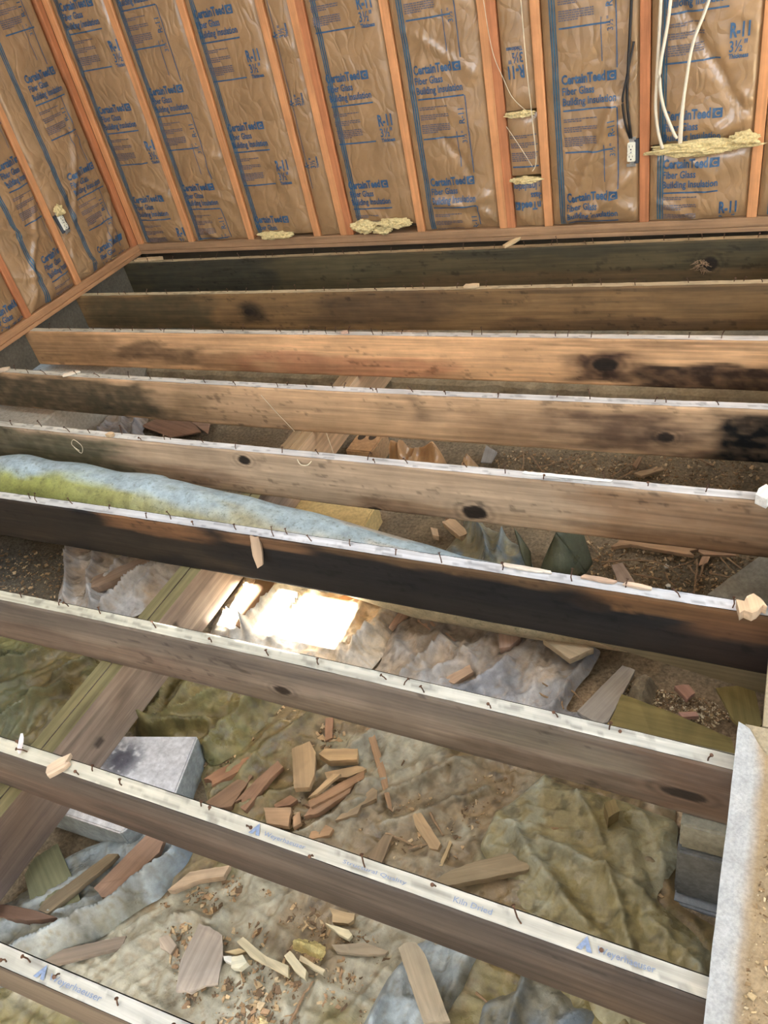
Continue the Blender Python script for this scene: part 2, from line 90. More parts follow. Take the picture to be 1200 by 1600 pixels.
SHEETS = [
('plastic_sheet', 'wide dusty tan plastic sheet spread over the ground under the near joists', [(1.82, -3.708), (1.68, -3.583), (1.894, -3.313), (2.107, -3.08), (1.923, -2.91), (2.034, -2.643), (2.406, -2.495), (2.581, -2.521), (2.892, -2.568), (3.226, -2.643), (3.26, -2.892), (3.353, -2.918), (3.377, -3.159), (2.807, -3.506), (2.312, -3.696)], 'tan', 0, [([(2.134, -2.736), (2.096, -2.86), (2.058, -3.007)], 0.03, 0.02), ([(2.222, -2.653), (2.149, -2.8), (2.116, -2.928)], 0.035, 0.02), ([(2.433, -2.653), (2.37, -2.78), (2.293, -2.906), (2.169, -3.013)], 0.03, 0.018), ([(2.686, -2.709), (2.522, -2.857), (2.421, -2.963), (2.331, -3.047)], 0.03, 0.016), ([(2.774, -2.761), (2.678, -2.838), (2.539, -2.936)], 0.02, 0.012), ([(2.642, -2.691), (2.559, -2.766), (2.452, -2.868)], 0.02, 0.012), ([(2.714, -3.222), (2.649, -3.353), (2.606, -3.394)], 0.015, 0.012), ([(2.412, -3.158), (2.389, -3.246), (2.367, -3.329), (2.331, -3.385)], 0.012, 0.01), ([(2.331, -3.413), (2.326, -3.483)], 0.01, 0.02), ([(2.147, -3.312), (2.19, -3.289), (2.25, -3.293), (2.264, -3.256)], 0.03, 0.012)]),
('plastic_sheet', 'pale grey-green plastic sheet with a rolled edge in front of the pier', [(2.796, -2.92), (2.811, -2.824), (2.902, -2.675), (2.99, -2.696), (3.122, -2.693), (3.234, -2.702), (3.251, -2.811), (3.215, -2.907), (3.292, -2.939), (3.344, -2.975), (3.341, -3.15), (3.155, -3.194), (3.024, -3.086), (2.954, -3.082), (2.906, -2.979)], 'palegreen', 0.014, [([(2.907, -2.68), (2.844, -2.768), (2.811, -2.851), (2.804, -2.931)], 0.035, 0.014), ([(2.866, -2.843), (2.936, -2.921), (3.01, -2.975), (3.086, -3.023)], 0.03, 0.02), ([(2.945, -2.869), (3.032, -2.882), (3.099, -2.887), (3.21, -2.923)], 0.03, 0.018), ([(3.099, -2.887), (3.148, -2.959), (3.184, -3.044)], 0.03, 0.014), ([(3.204, -2.968), (3.274, -3.0), (3.328, -3.033)], 0.025, 0.012), ([(3.146, -2.703), (3.205, -2.802), (3.26, -2.892)], 0.01, 0.008), ([(2.994, -2.714), (3.056, -2.783), (3.09, -2.839)], 0.015, 0.01)]),
('plastic_sheet', 'bluish plastic sheet with a turned-up yellow edge under the eighth joist', [(2.685, -3.365), (2.694, -3.284), (2.729, -3.181), (2.789, -3.095), (2.877, -3.08), (2.878, -3.165), (2.86, -3.289), (2.875, -3.368), (2.664, -3.447)], 'bluegrey', 0.012, [([(2.866, -3.083), (2.868, -3.168), (2.858, -3.264), (2.856, -3.316)], 0.04, 0.012), ([(2.731, -3.188), (2.694, -3.284), (2.672, -3.37)], 0.03, 0.016), ([(2.718, -3.302), (2.711, -3.356)], 0.02, 0.01)]),
('plastic_sheet', 'small bluish plastic fold beside the turned-up sheet edge', [(2.92, -3.28), (2.912, -3.232), (2.968, -3.187), (2.976, -3.117), (2.995, -3.124), (3.098, -3.166), (3.148, -3.16), (3.118, -3.255), (2.936, -3.346)], 'bluegrey', 0.012, [([(2.987, -3.116), (2.99, -3.192), (2.991, -3.266)], 0.04, 0.012), ([(2.924, -3.228), (2.93, -3.288)], 0.03, 0.012), ([(3.134, -3.153), (3.084, -3.22)], 0.02, 0.012)]),
('plastic_sheet', 'wrinkled grey-white plastic sheet behind the seventh joist', [(2.277, -2.566), (2.318, -2.441), (2.3, -2.323), (2.318, -2.204), (2.5, -2.177), (2.644, -2.158), (2.836, -2.195), (2.966, -2.228), (2.942, -2.331), (2.904, -2.478), (3.063, -2.413), (3.054, -2.542), (2.969, -2.606), (2.505, -2.633)], 'greywhite', 0.012, [([(2.489, -2.327), (2.465, -2.404), (2.43, -2.501)], 0.05, 0.014), ([(2.648, -2.24), (2.599, -2.344), (2.524, -2.476)], 0.045, 0.02), ([(2.762, -2.252), (2.714, -2.39), (2.62, -2.522)], 0.05, 0.022), ([(2.489, -2.327), (2.57, -2.377), (2.612, -2.382)], 0.025, 0.012), ([(2.923, -2.288), (2.894, -2.437), (2.865, -2.533)], 0.03, 0.014), ([(2.78, -2.208), (2.787, -2.322), (2.78, -2.421)], 0.02, 0.012)]),
('plastic_sheet', 'white plastic sheet blazing in the patch of sunlight beside the girder', [(1.711, -2.538), (1.664, -2.4), (1.657, -2.171), (1.851, -2.097), (2.103, -2.127), (2.317, -2.174), (2.32, -2.318), (2.327, -2.412), (2.29, -2.525), (1.924, -2.54)], 'white', 0.012, [([(1.913, -2.201), (1.886, -2.348), (1.876, -2.483)], 0.11, 0.014), ([(2.001, -2.229), (1.962, -2.345), (1.942, -2.466)], 0.07, 0.01), ([(1.735, -2.206), (1.777, -2.342), (1.812, -2.484)], 0.09, 0.014), ([(2.183, -2.219), (2.182, -2.294), (2.17, -2.369)], 0.05, 0.014), ([(2.286, -2.211), (2.269, -2.331), (2.252, -2.444)], 0.07, 0.02), ([(1.699, -2.391), (1.816, -2.469), (1.876, -2.483)], 0.04, 0.014), ([(2.084, -2.389), (2.152, -2.429), (2.247, -2.432)], 0.02, 0.015)]),
('plastic_sheet', 'dark green plastic sheet heaped between the girder and the rubble', [(1.626, -2.878), (1.641, -2.694), (1.703, -2.596), (2.008, -2.599), (2.1, -2.637), (2.065, -2.847), (2.006, -2.929), (1.91, -2.891), (1.7, -2.905)], 'green', 0.014, [([(1.896, -2.692), (1.842, -2.794), (1.713, -2.889)], 0.06, 0.02), ([(1.924, -2.807), (1.829, -2.845), (1.713, -2.906)], 0.05, 0.014), ([(2.04, -2.654), (1.997, -2.774), (1.968, -2.908)], 0.06, 0.022), ([(1.663, -2.688), (1.712, -2.805), (1.737, -2.871)], 0.04, 0.012), ([(1.789, -2.682), (1.765, -2.79)], 0.04, 0.015)]),
('plastic_sheet', 'mossy green plastic sheet left of the girder behind the eighth joist', [(1.148, -3.111), (0.62, -2.642), (1.036, -2.642), (1.332, -2.661), (1.44, -2.719), (1.42, -2.859), (1.397, -3.015)], 'green', 0.012, [([(1.186, -2.667), (1.104, -2.777), (0.975, -2.839)], 0.05, 0.02), ([(1.358, -2.822), (1.278, -2.923), (1.198, -3.047)], 0.06, 0.02), ([(1.329, -2.691), (1.27, -2.791)], 0.04, 0.015), ([(0.847, -2.751), (1.067, -2.772)], 0.04, 0.014)]),
('plastic_sheet', 'blue-grey plastic sheet with a long rolled edge at the girder foot', [(1.753, -3.648), (1.637, -3.501), (1.69, -3.415), (1.742, -3.272), (1.874, -3.153), (2.06, -3.105), (2.116, -3.13), (2.085, -3.284), (2.005, -3.392), (1.878, -3.557)], 'bluegrey', 0.014, [([(2.104, -3.122), (2.066, -3.23), (1.984, -3.367), (1.857, -3.491), (1.766, -3.599)], 0.07, 0.026), ([(2.003, -3.259), (1.928, -3.353), (1.81, -3.442)], 0.03, 0.02), ([(1.611, -3.313), (1.707, -3.311), (1.681, -3.453)], 0.05, 0.02)]),
('plastic_sheet', 'crumpled blue-grey plastic sheet left of the girder behind the seventh joist', [(0.989, -2.506), (0.886, -2.37), (0.779, -2.2), (1.003, -2.156), (1.362, -2.154), (1.427, -2.202), (1.404, -2.379), (1.355, -2.471), (1.2, -2.507)], 'greywhite', 0.014, [([(0.797, -2.196), (0.938, -2.359), (1.056, -2.508)], 0.06, 0.014), ([(0.958, -2.185), (1.05, -2.371), (1.177, -2.48)], 0.05, 0.02), ([(1.327, -2.276), (1.262, -2.394), (1.228, -2.485)], 0.07, 0.02), ([(1.389, -2.192), (1.336, -2.309), (1.326, -2.396)], 0.05, 0.018), ([(1.141, -2.243), (1.133, -2.353)], 0.05, 0.015)]),
('plastic_sheet', 'crumpled light blue plastic behind the right end of the duct', [(2.35, -1.954), (2.379, -1.774), (2.414, -1.757), (2.547, -1.837), (2.655, -1.899), (2.692, -1.97), (2.54, -2.033)], 'blue', 0.02, [([(2.388, -1.773), (2.468, -1.87), (2.536, -1.987)], 0.09, 0.02), ([(2.414, -1.757), (2.574, -1.849), (2.678, -1.942)], 0.06, 0.02), ([(2.547, -1.837), (2.559, -1.951)], 0.06, 0.02)]),
('plastic_sheet', 'pale plastic scraps bunched under the fourth joist by the cardboard', [(0.388, -1.564), (0.247, -1.307), (0.317, -1.275), (0.525, -1.294), (0.568, -1.403), (0.736, -1.518)], 'greywhite', 0.02, [([(0.249, -1.325), (0.384, -1.51)], 0.08, 0.02), ([(0.347, -1.284), (0.535, -1.49)], 0.06, 0.02), ([(0.499, -1.314), (0.59, -1.483)], 0.06, 0.02)])]
KRAFT_POLY = [(1.936, -1.508), (1.934, -1.417), (2.03, -1.428), (2.134, -1.406), (2.205, -1.45), (2.256, -1.59), (2.105, -1.612)]
KRAFT_POLY_B = [(2.256, -1.59), (2.238, -1.454), (2.282, -1.404), (2.331, -1.433), (2.372, -1.572)]
CONE = [(2.615, -1.925, -0.3), (2.67, -1.947, -0.38), (2.687, -2.001, -0.46), (2.764, -1.96, -0.27), (2.849, -1.948, -0.44), (2.801, -1.967, -0.46), (2.813, -1.902, -0.32)]
TWIGS = [[(2.5, -1.514, -0.45), (2.48, -1.373, -0.45), (2.449, -1.29, -0.45)], [(2.5, -1.335, -0.45), (2.574, -1.422, -0.45), (2.624, -1.443, -0.45)], [(2.645, -1.357, -0.45), (2.701, -1.443, -0.45)], [(2.648, -1.423, -0.45), (2.687, -1.326, -0.45)], [(2.826, -1.424, -0.45), (2.876, -1.316, -0.45), (2.904, -1.279, -0.45)], [(2.851, -1.432, -0.45), (2.894, -1.354, -0.45)], [(2.886, -1.375, -0.45), (2.962, -1.356, -0.45), (2.993, -1.323, -0.45)], [(2.555, -1.395, -0.45), (2.715, -1.289, -0.45)], [(2.697, -1.423, -0.45), (2.739, -1.344, -0.45)], [(3.105, -1.263, -0.45), (3.165, -1.314, -0.45)], [(2.883, -1.871, -0.45), (2.999, -1.835, -0.45), (3.069, -1.845, -0.45), (3.123, -1.888, -0.45)], [(3.092, -1.865, -0.45), (3.161, -1.808, -0.45)], [(3.169, -1.801, -0.45), (3.175, -1.882, -0.45), (3.178, -1.953, -0.45)], [(3.19, -1.815, -0.45), (3.184, -1.895, -0.45)], [(3.217, -1.853, -0.45), (3.287, -1.867, -0.45), (3.334, -1.899, -0.45), (3.363, -1.939, -0.45)], [(3.25, -1.763, -0.45), (3.311, -1.831, -0.45), (3.363, -1.885, -0.45)], [(3.233, -1.776, -0.45), (3.285, -1.845, -0.45)], [(2.805, -1.754, -0.45), (2.859, -1.832, -0.45)], [(2.846, -1.891, -0.45), (2.87, -1.849, -0.45)], [(3.145, -1.836, -0.45), (3.183, -1.881, -0.45), (3.215, -1.868, -0.45)], [(3.084, -1.881, -0.45), (3.099, -1.913, -0.45), (3.119, -1.923, -0.45)], [(2.991, -1.907, -0.45), (3.07, -1.911, -0.45)], [(3.287, -1.108, -0.45), (3.33, -1.107, -0.45)], [(2.817, -2.406, -0.45), (2.873, -2.424, -0.45), (2.911, -2.432, -0.45)], [(2.884, -2.394, -0.45), (2.936, -2.425, -0.45), (2.952, -2.443, -0.45)], [(2.803, -2.438, -0.45), (2.9, -2.462, -0.45)], [(2.879, -2.39, -0.45), (2.905, -2.483, -0.45)], [(2.564, -2.952, -0.45), (2.645, -2.956, -0.45)], [(2.634, -2.972, -0.45), (2.697, -2.934, -0.45)], [(2.653, -2.864, -0.45), (2.705, -2.911, -0.45)], [(2.95, -2.827, -0.45), (3.023, -2.807, -0.45), (3.034, -2.79, -0.45)], [(2.344, -3.07, -0.45), (2.53, -3.036, -0.45)], [(2.03, -3.563, -0.45), (2.053, -3.497, -0.45)], [(2.54, -3.418, -0.45), (2.539, -3.359, -0.45), (2.552, -3.321, -0.45)], [(2.901, -3.223, -0.45), (2.966, -3.251, -0.45)]]
CHIP_AREAS = [('heap_dirt', [(1.834, -2.747), (2.034, -2.643), (2.378, -2.713), (2.581, -2.819), (2.502, -2.975), (2.281, -3.063), (2.034, -3.004)], 220), ('near', [(2.048, -3.262), (2.26, -3.158), (2.704, -3.197), (2.685, -3.365), (2.333, -3.494), (2.194, -3.404)], 260), ('sun', [(2.242, -2.323), (2.509, -2.203), (2.69, -2.243), (2.557, -2.455), (2.368, -2.505)], 200), ('rightsoil', [(2.333, -1.305), (3.315, -1.214), (3.328, -1.401), (2.714, -1.5), (2.41, -1.467)], 160), ('rightsoil2', [(2.778, -1.776), (3.349, -1.728), (3.364, -1.952), (2.884, -1.974)], 140), ('gravel', [(3.014, -2.336), (3.265, -2.337), (3.332, -2.382), (3.204, -2.479), (3.035, -2.443)], 160), ('left', [(0.375, -2.279), (0.791, -2.237), (0.963, -2.461), (0.646, -2.531)], 60), ('sheetdust', [(2.832, -2.725), (3.223, -2.731), (3.234, -2.901), (3.201, -3.025), (3.004, -3.007), (2.87, -2.91)], 45), ('slope', [(2.45, -2.693), (2.826, -2.707), (2.806, -2.861), (2.724, -3.006), (2.57, -3.006)], 70), ('leftmoss', [(0.847, -2.782), (1.366, -2.766), (1.378, -2.996), (1.152, -3.06)], 120)]
LUMP_A = [(2.444, -3.26), (2.458, -3.248), (2.509, -3.24), (2.54, -3.239), (2.555, -3.256), (2.547, -3.28), (2.513, -3.285), (2.464, -3.277)]
LUMP_B = [(3.048, -2.406), (3.058, -2.336), (3.096, -2.31), (3.133, -2.328), (3.13, -2.395), (3.107, -2.423)]
LUMP_C = [(2.448, -3.426), (2.455, -3.416), (2.475, -3.416), (2.494, -3.43), (2.478, -3.443), (2.458, -3.438)]
CAM = [1.22535, 3.31653, -3.76692, 1.38055, 0.89814, 0.19507, 0.4134]

SC = bpy.context.scene
COL = SC.collection
# ------------------------------------------------------------------ camera
cam_d = bpy.data.cameras.new('camera')
cam_d.sensor_fit = 'HORIZONTAL'
cam_d.sensor_width = 36.0
cam_d.lens = 36.0 * CAM[0] * 1000.0 / 1200.0
cam_d.clip_start = 0.02
cam = bpy.data.objects.new('camera', cam_d)
cam.location = CAM[1:4]
cam.rotation_euler = CAM[4:7]
COL.objects.link(cam)
SC.camera = cam
# ------------------------------------------------------------------ world, sun, window light and added fill, exposure
W = bpy.data.worlds.new('sky')
SC.world = W
W.use_nodes = True
W.node_tree.nodes['Background'].inputs[0].default_value = (0.62, 0.78, 1.0, 1)
W.node_tree.nodes['Background'].inputs[1].default_value = 1.2
SUN_DIR = Vector((-0.45, 0.80, -1.0)).normalized()
sl = bpy.data.lights.new('sun', 'SUN')
sl.energy = 260.0
sl.angle = math.radians(0.5)
sl.color = (1.0, 0.93, 0.82)
so = bpy.data.objects.new('sun', sl)
so.rotation_euler = SUN_DIR.to_track_quat('-Z', 'Y').to_euler()
so.location = (3, -6, 6)
COL.objects.link(so)

def area_lamp(name, loc, target, w, h, power, col):
    l = bpy.data.lights.new(name, 'AREA')
    l.shape = 'RECTANGLE'
    l.size, l.size_y = w, h
    l.energy = power
    l.color = col
    o = bpy.data.objects.new(name, l)
    o.location = loc
    o.rotation_euler = (Vector(target) - Vector(loc)).to_track_quat('-Z', 'Y').to_euler()
    COL.objects.link(o)

area_lamp('front_window_daylight', (2.6, -5.93, 1.6), (2.6, 0, 1.2), 3.0, 1.3, 105, (0.88, 0.94, 1.0))
area_lamp('right_window_daylight', (5.53, -2.2, 1.6), (0, -2.2, 1.0), 2.8, 1.3, 85, (0.74, 0.87, 1.0))
area_lamp('overhead_fill', (1.4, -2.9, 2.40), (1.4, -2.9, 0), 1.6, 1.0, 42, (0.86, 0.93, 1.0))  # fill lamp added below the closed ceiling; no skylight opens there
SC.view_settings.view_transform = 'Standard'
SC.view_settings.look = 'None'
SC.view_settings.gamma = 1.0
SC.view_settings.use_curve_mapping = False
SC.view_settings.exposure = 0.0

# ------------------------------------------------------------------ helpers
def lin(c):
    c = np.asarray(c, float) / 255.0
    return np.where(c <= 0.04045, c / 12.92, ((c + 0.055) / 1.055) ** 2.4)

def L(r, g, b):
    v = lin((r, g, b))
    return (float(v[0]), float(v[1]), float(v[2]), 1.0)

_NT = {}
def vnoise(x, y, seed=0):
    if seed not in _NT:
        _NT[seed] = np.random.default_rng(1000 + seed).random((256, 256))
    t = _NT[seed]
    x = np.asarray(x, float); y = np.asarray(y, float)
    xi = np.floor(x).astype(int); yi = np.floor(y).astype(int)
    fx = x - xi; fy = y - yi
    fx = fx * fx * (3 - 2 * fx); fy = fy * fy * (3 - 2 * fy)
    a = t[xi % 256, yi % 256]; b = t[(xi + 1) % 256, yi % 256]
    c = t[xi % 256, (yi + 1) % 256]; d = t[(xi + 1) % 256, (yi + 1) % 256]
    return (a * (1 - fx) + b * fx) * (1 - fy) + (c * (1 - fx) + d * fx) * fy

def fbm(x, y, seed=0, octv=4):
    s = 0; a = 0.5; n = 0
    for o in range(octv):
        s = s + a * vnoise(x * 2 ** o, y * 2 ** o, seed + o); n += a; a *= 0.5
    return s / n

def ridged(x, y, seed=0, octv=3):
    s = 0; a = 0.5; n = 0
    for o in range(octv):
        s = s + a * (1 - np.abs(2 * vnoise(x * 2 ** o, y * 2 ** o, seed + o) - 1)) ** 2; n += a; a *= 0.5
    return s / n

def sstep(a, b, x):
    t = np.clip((x - a) / (b - a + 1e-9), 0, 1)
    return t * t * (3 - 2 * t)

def mesh_data(name, V, F, mat, tone=None, smooth=False):
    me = bpy.data.meshes.new(name)
    if isinstance(V, np.ndarray): V = V.tolist()
    if isinstance(F, np.ndarray): F = F.tolist()
    me.from_pydata(V, [], F)
    if tone is not None:
        t = np.asarray(tone, float)
        if t.ndim == 1: t = np.tile(t[:3], (len(V), 1))
        rgba = np.ones((len(V), 4), np.float32); rgba[:, :3] = t[:, :3]
        at = me.color_attributes.new('tone', 'FLOAT_COLOR', 'POINT')
        at.data.foreach_set('color', rgba.ravel())
    me.materials.append(mat)
    if smooth:
        me.polygons.foreach_set('use_smooth', [True] * len(me.polygons))
    me.update()
    return me

def link(name, me, parent=None, loc=None, rot=None, kind=None):
    o = bpy.data.objects.new(name, me)
    COL.objects.link(o)
    if parent is not None: o.parent = parent
    if loc is not None: o.location = loc
    if rot is not None: o.rotation_euler = rot
    if kind: o['kind'] = kind
    return o

def obj(name, V, F, mat, parent=None, tone=None, smooth=False, loc=None, rot=None, kind=None):
    """V in world coordinates when the parent is an unrotated Empty: shifted into the parent's frame."""
    V = np.asarray(V, float)
    if parent is not None and loc is None:
        p = Vector((0, 0, 0)); q = parent
        while q is not None:
            p += q.location; q = q.parent
        V = V - np.array(p)
    return link(name, mesh_data(name, V, F, mat, tone, smooth), parent, loc, rot, kind)

def empty(name, loc, kind=None):
    o = bpy.data.objects.new(name, None)
    o.location = loc
    o.empty_display_size = 0.05
    COL.objects.link(o)
    if kind: o['kind'] = kind
    return o

def tag(o, label, cat, group=None, kind=None):
    o['label'] = label; o['category'] = cat
    if group: o['group'] = group
    if kind: o['kind'] = kind
    return o

def box(x0, y0, z0, x1, y1, z1):
    V = [(x0, y0, z0), (x1, y0, z0), (x1, y1, z0), (x0, y1, z0), (x0, y0, z1), (x1, y0, z1), (x1, y1, z1), (x0, y1, z1)]
    F = [(0, 3, 2, 1), (4, 5, 6, 7), (0, 1, 5, 4), (1, 2, 6, 5), (2, 3, 7, 6), (3, 0, 4, 7)]
    return V, F

def bbox_bev(x0, y0, z0, x1, y1, z1, b=0.003, seg=1):
    bm = bmesh.new()
    V, F = box(x0, y0, z0, x1, y1, z1)
    vs = [bm.verts.new(v) for v in V]
    for f in F: bm.faces.new([vs[i] for i in f])
    bmesh.ops.bevel(bm, geom=bm.edges[:], offset=b, segments=seg, affect='EDGES', profile=0.5)
    bm.verts.index_update()
    V = [tuple(v.co) for v in bm.verts]; F = [[v.index for v in f.verts] for f in bm.faces]
    bm.free()
    return V, F

def cat(parts):
    V = []; F = []
    for v, f in parts:
        n = len(V)
        V += [tuple(q) for q in v]; F += [tuple(i + n for i in q) for q in f]
    return V, F

def tube(pts, r, n=8, closed_ends=True, flat=1.0):
    pts = [Vector(p) for p in pts]
    V = []; F = []
    up = Vector((0, 0, 1))
    for i, p in enumerate(pts):
        t = (pts[min(i + 1, len(pts) - 1)] - pts[max(i - 1, 0)]).normalized()
        a = t.cross(up)
        if a.length < 1e-3: a = t.cross(Vector((1, 0, 0)))
        a.normalize(); b = a.cross(t)
        rr = r[i] if isinstance(r, (list, tuple)) else r
        for k in range(n):
            th = 2 * math.pi * k / n
            V.append(tuple(p + a * (rr * math.cos(th)) + b * (rr * flat * math.sin(th))))
    for i in range(len(pts) - 1):
        for k in range(n):
            F.append((i * n + k, i * n + (k + 1) % n, (i + 1) * n + (k + 1) % n, (i + 1) * n + k))
    if closed_ends:
        F.append(tuple(range(n - 1, -1, -1))); F.append(tuple((len(pts) - 1) * n + k for k in range(n)))
    return V, F

def smooth_path(P, m=6):
    P = [Vector(p) for p in P]; out = []
    for i in range(len(P) - 1):
        p0 = P[max(i - 1, 0)]; p1 = P[i]; p2 = P[i + 1]; p3 = P[min(i + 2, len(P) - 1)]
        for j in range(m):
            t = j / m
            out.append(0.5 * ((2 * p1) + (p2 - p0) * t + (2 * p0 - 5 * p1 + 4 * p2 - p3) * t * t + (3 * p1 - p0 - 3 * p2 + p3) * t ** 3))
    out.append(P[-1])
    return out

def inpoly(x, y, P):
    r = np.zeros(np.shape(x), bool)
    n = len(P); j = n - 1
    for i in range(n):
        xi, yi = P[i]; xj, yj = P[j]
        if yi != yj:
            r ^= ((yi > y) != (yj > y)) & (x < (xj - xi) * (y - yi) / (yj - yi) + xi)
        j = i
    return r

def dist_line(x, y, P):
    d = np.full(np.shape(x), 1e9)
    for (ax, ay), (bx, by) in zip(P[:-1], P[1:]):
        ux, uy = bx - ax, by - ay; l2 = ux * ux + uy * uy + 1e-12
        t = np.clip(((x - ax) * ux + (y - ay) * uy) / l2, 0, 1)
        d = np.minimum(d, np.hypot(x - ax - t * ux, y - ay - t * uy))
    return d

# ------------------------------------------------------------------ materials
def new_mat(name):
    m = bpy.data.materials.new(name)
    m.use_nodes = True
    nt = m.node_tree
    return m, nt, nt.nodes['Principled BSDF']

def nd(nt, t, **kw):
    n = nt.nodes.new(t)
    for k, v in kw.items(): setattr(n, k, v)
    return n

def coords(nt, scale, rand=True):
    tc = nd(nt, 'ShaderNodeTexCoord')
    mp = nd(nt, 'ShaderNodeMapping')
    mp.inputs['Scale'].default_value = scale
    if rand:
        oi = nd(nt, 'ShaderNodeObjectInfo')
        ml = nd(nt, 'ShaderNodeMath', operation='MULTIPLY'); ml.inputs[1].default_value = 37.0
        nt.links.new(oi.outputs['Random'], ml.inputs[0])
        nt.links.new(ml.outputs[0], mp.inputs['Location'])
    nt.links.new(tc.outputs['Object'], mp.inputs['Vector'])
    return mp.outputs['Vector']

def noise_n(nt, vec, scale, detail=4, rough=0.6):
    n = nd(nt, 'ShaderNodeTexNoise')
    n.inputs['Scale'].default_value = scale; n.inputs['Detail'].default_value = detail; n.inputs['Roughness'].default_value = rough
    nt.links.new(vec, n.inputs['Vector'])
    return n.outputs['Fac']

def remap(nt, v, a, b, c, d):
    m = nd(nt, 'ShaderNodeMapRange')
    for i, q in enumerate((a, b, c, d)): m.inputs[1 + i].default_value = q
    nt.links.new(v, m.inputs[0])
    return m.outputs[0]

def mulc(nt, col, fac):
    m = nd(nt, 'ShaderNodeVectorMath', operation='MULTIPLY')
    if isinstance(col, tuple): m.inputs[0].default_value = col[:3]
    else: nt.links.new(col, m.inputs[0])
    nt.links.new(fac, m.inputs[1])
    return m.outputs[0]

def mixc(nt, fac, a, b):
    m = nd(nt, 'ShaderNodeMix', data_type='RGBA')
    nt.links.new(fac, m.inputs[0])
    for s, v in ((6, a), (7, b)):
        if isinstance(v, tuple): m.inputs[s].default_value = v
        else: nt.links.new(v, m.inputs[s])
    return m.outputs[2]

def bump(nt, bs, h, strength, dist):
    b = nd(nt, 'ShaderNodeBump')
    b.inputs['Strength'].default_value = strength; b.inputs['Distance'].default_value = dist
    nt.links.new(h, b.inputs['Height'])
    nt.links.new(b.outputs[0], bs.inputs['Normal'])

def tone_out(nt):
    a = nd(nt, 'ShaderNodeVertexColor', layer_name='tone')
    return a.outputs['Color']

def mat_wood(name, axis='x', lo=0.72, hi=1.22, rough=0.75, col=None, spec=0.3):
    m, nt, bs = new_mat(name)
    sc = {'x': (2.5, 70, 70), 'z': (70, 70, 2.5), 'y': (70, 2.5, 70)}[axis]
    v = coords(nt, sc)
    g = noise_n(nt, v, 1.0, 5, 0.65)
    v2 = coords(nt, (5, 5, 5))
    g2 = noise_n(nt, v2, 1.6, 4, 0.6)
    f = remap(nt, g, 0.3, 0.7, lo, hi)
    f2 = remap(nt, g2, 0.3, 0.7, 0.86, 1.12)
    c = mulc(nt, mulc(nt, col if col else tone_out(nt), f), f2)
    nt.links.new(c, bs.inputs['Base Color'])
    bs.inputs['Roughness'].default_value = rough
    bs.inputs['Specular IOR Level'].default_value = spec
    bump(nt, bs, g, 0.35, 0.002)
    return m

def mat_plain(name, col, rough=0.5, metal=0.0, nscale=0, amp=0.25, bmp=0.0, spec=0.5):
    m, nt, bs = new_mat(name)
    bs.inputs['Roughness'].default_value = rough
    bs.inputs['Metallic'].default_value = metal
    bs.inputs['Specular IOR Level'].default_value = spec
    v = coords(nt, (1, 1, 1))
    n = noise_n(nt, v, nscale or 30, 5, 0.65)
    f = remap(nt, n, 0.3, 0.7, 1 - amp, 1 + amp)
    nt.links.new(mulc(nt, col if col else tone_out(nt), f), bs.inputs['Base Color'])
    if bmp: bump(nt, bs, n, 0.6, bmp)
    return m

M = {}
M['joist'] = mat_wood('aged_joist_wood')
M['scrap'] = mat_wood('broken_wood', lo=0.78, hi=1.2)
M['stud'] = mat_wood('stud_wood_vertical', 'z', 0.8, 1.18, 0.6, L(206, 146, 98))
M['stud_dark'] = mat_wood('stud_wood_dark', 'z', 0.75, 1.2, 0.6, L(184, 120, 80))
M['plate'] = mat_wood('plate_wood', 'x', 0.75, 1.2, 0.7, L(158, 124, 92))
M['plate_left'] = mat_wood('plate_wood_left', 'y', 0.75, 1.2, 0.7, L(176, 132, 94))
M['girder'] = mat_wood('girder_wood', 'y')
M['nail'] = mat_plain('rusty_nail', L(92, 66, 50), 0.6, 0.6, 200, 0.4)
M['soil'] = mat_plain('soil', None, 0.95, 0, 90, 0.45, 0.01, 0.1)
M['concrete'] = mat_plain('concrete', None, 0.9, 0, 70, 0.22, 0.004, 0.2)
M['fiber'] = mat_plain('yellow_glass_fiber', L(218, 198, 146), 0.95, 0, 120, 0.3, 0.01, 0.1)
M['ink'] = mat_plain('blue_ink', L(52, 86, 118), 0.45, 0, 60, 0.35)
M['ink_fine'] = mat_plain('grey_blue_ink', L(96, 92, 100), 0.5, 0, 60, 0.2)
M['ink_stripe'] = mat_plain('teal_stripe_ink', L(52, 90, 110), 0.4, 0, 25, 0.4)
M['stamp'] = mat_plain('lumber_stamp_ink', L(118, 134, 162), 0.7, 0, 220, 0.3)
M['cable'] = mat_plain('white_cable_sheath', L(226, 214, 190), 0.45, 0, 20, 0.12)
M['cable_dark'] = mat_plain('black_cable_sheath', L(28, 28, 30), 0.4)
M['white_plastic'] = mat_plain('ivory_plastic', L(232, 228, 208), 0.35, 0, 40, 0.06)
M['slot'] = mat_plain('dark_slot', L(20, 20, 20), 0.8)
M['box_plastic'] = mat_plain('outlet_box_plastic', L(60, 66, 74), 0.5)
M['steel'] = mat_plain('dull_steel', L(170, 170, 165), 0.4, 0.8)
M['sheath'] = mat_plain('dark_sheathing', L(70, 60, 48), 0.9)
M['paint'] = mat_plain('painted_wall', L(206, 202, 196), 0.9, 0, 8, 0.06)
M['sawdust'] = mat_plain('sawdust', None, 0.95, 0, 160, 0.2, 0.003, 0.1)
M['twig'] = mat_plain('twig_bark', L(146, 120, 92), 0.85, 0, 80, 0.35)
M['string'] = mat_plain('pale_string', L(206, 192, 164), 0.8)

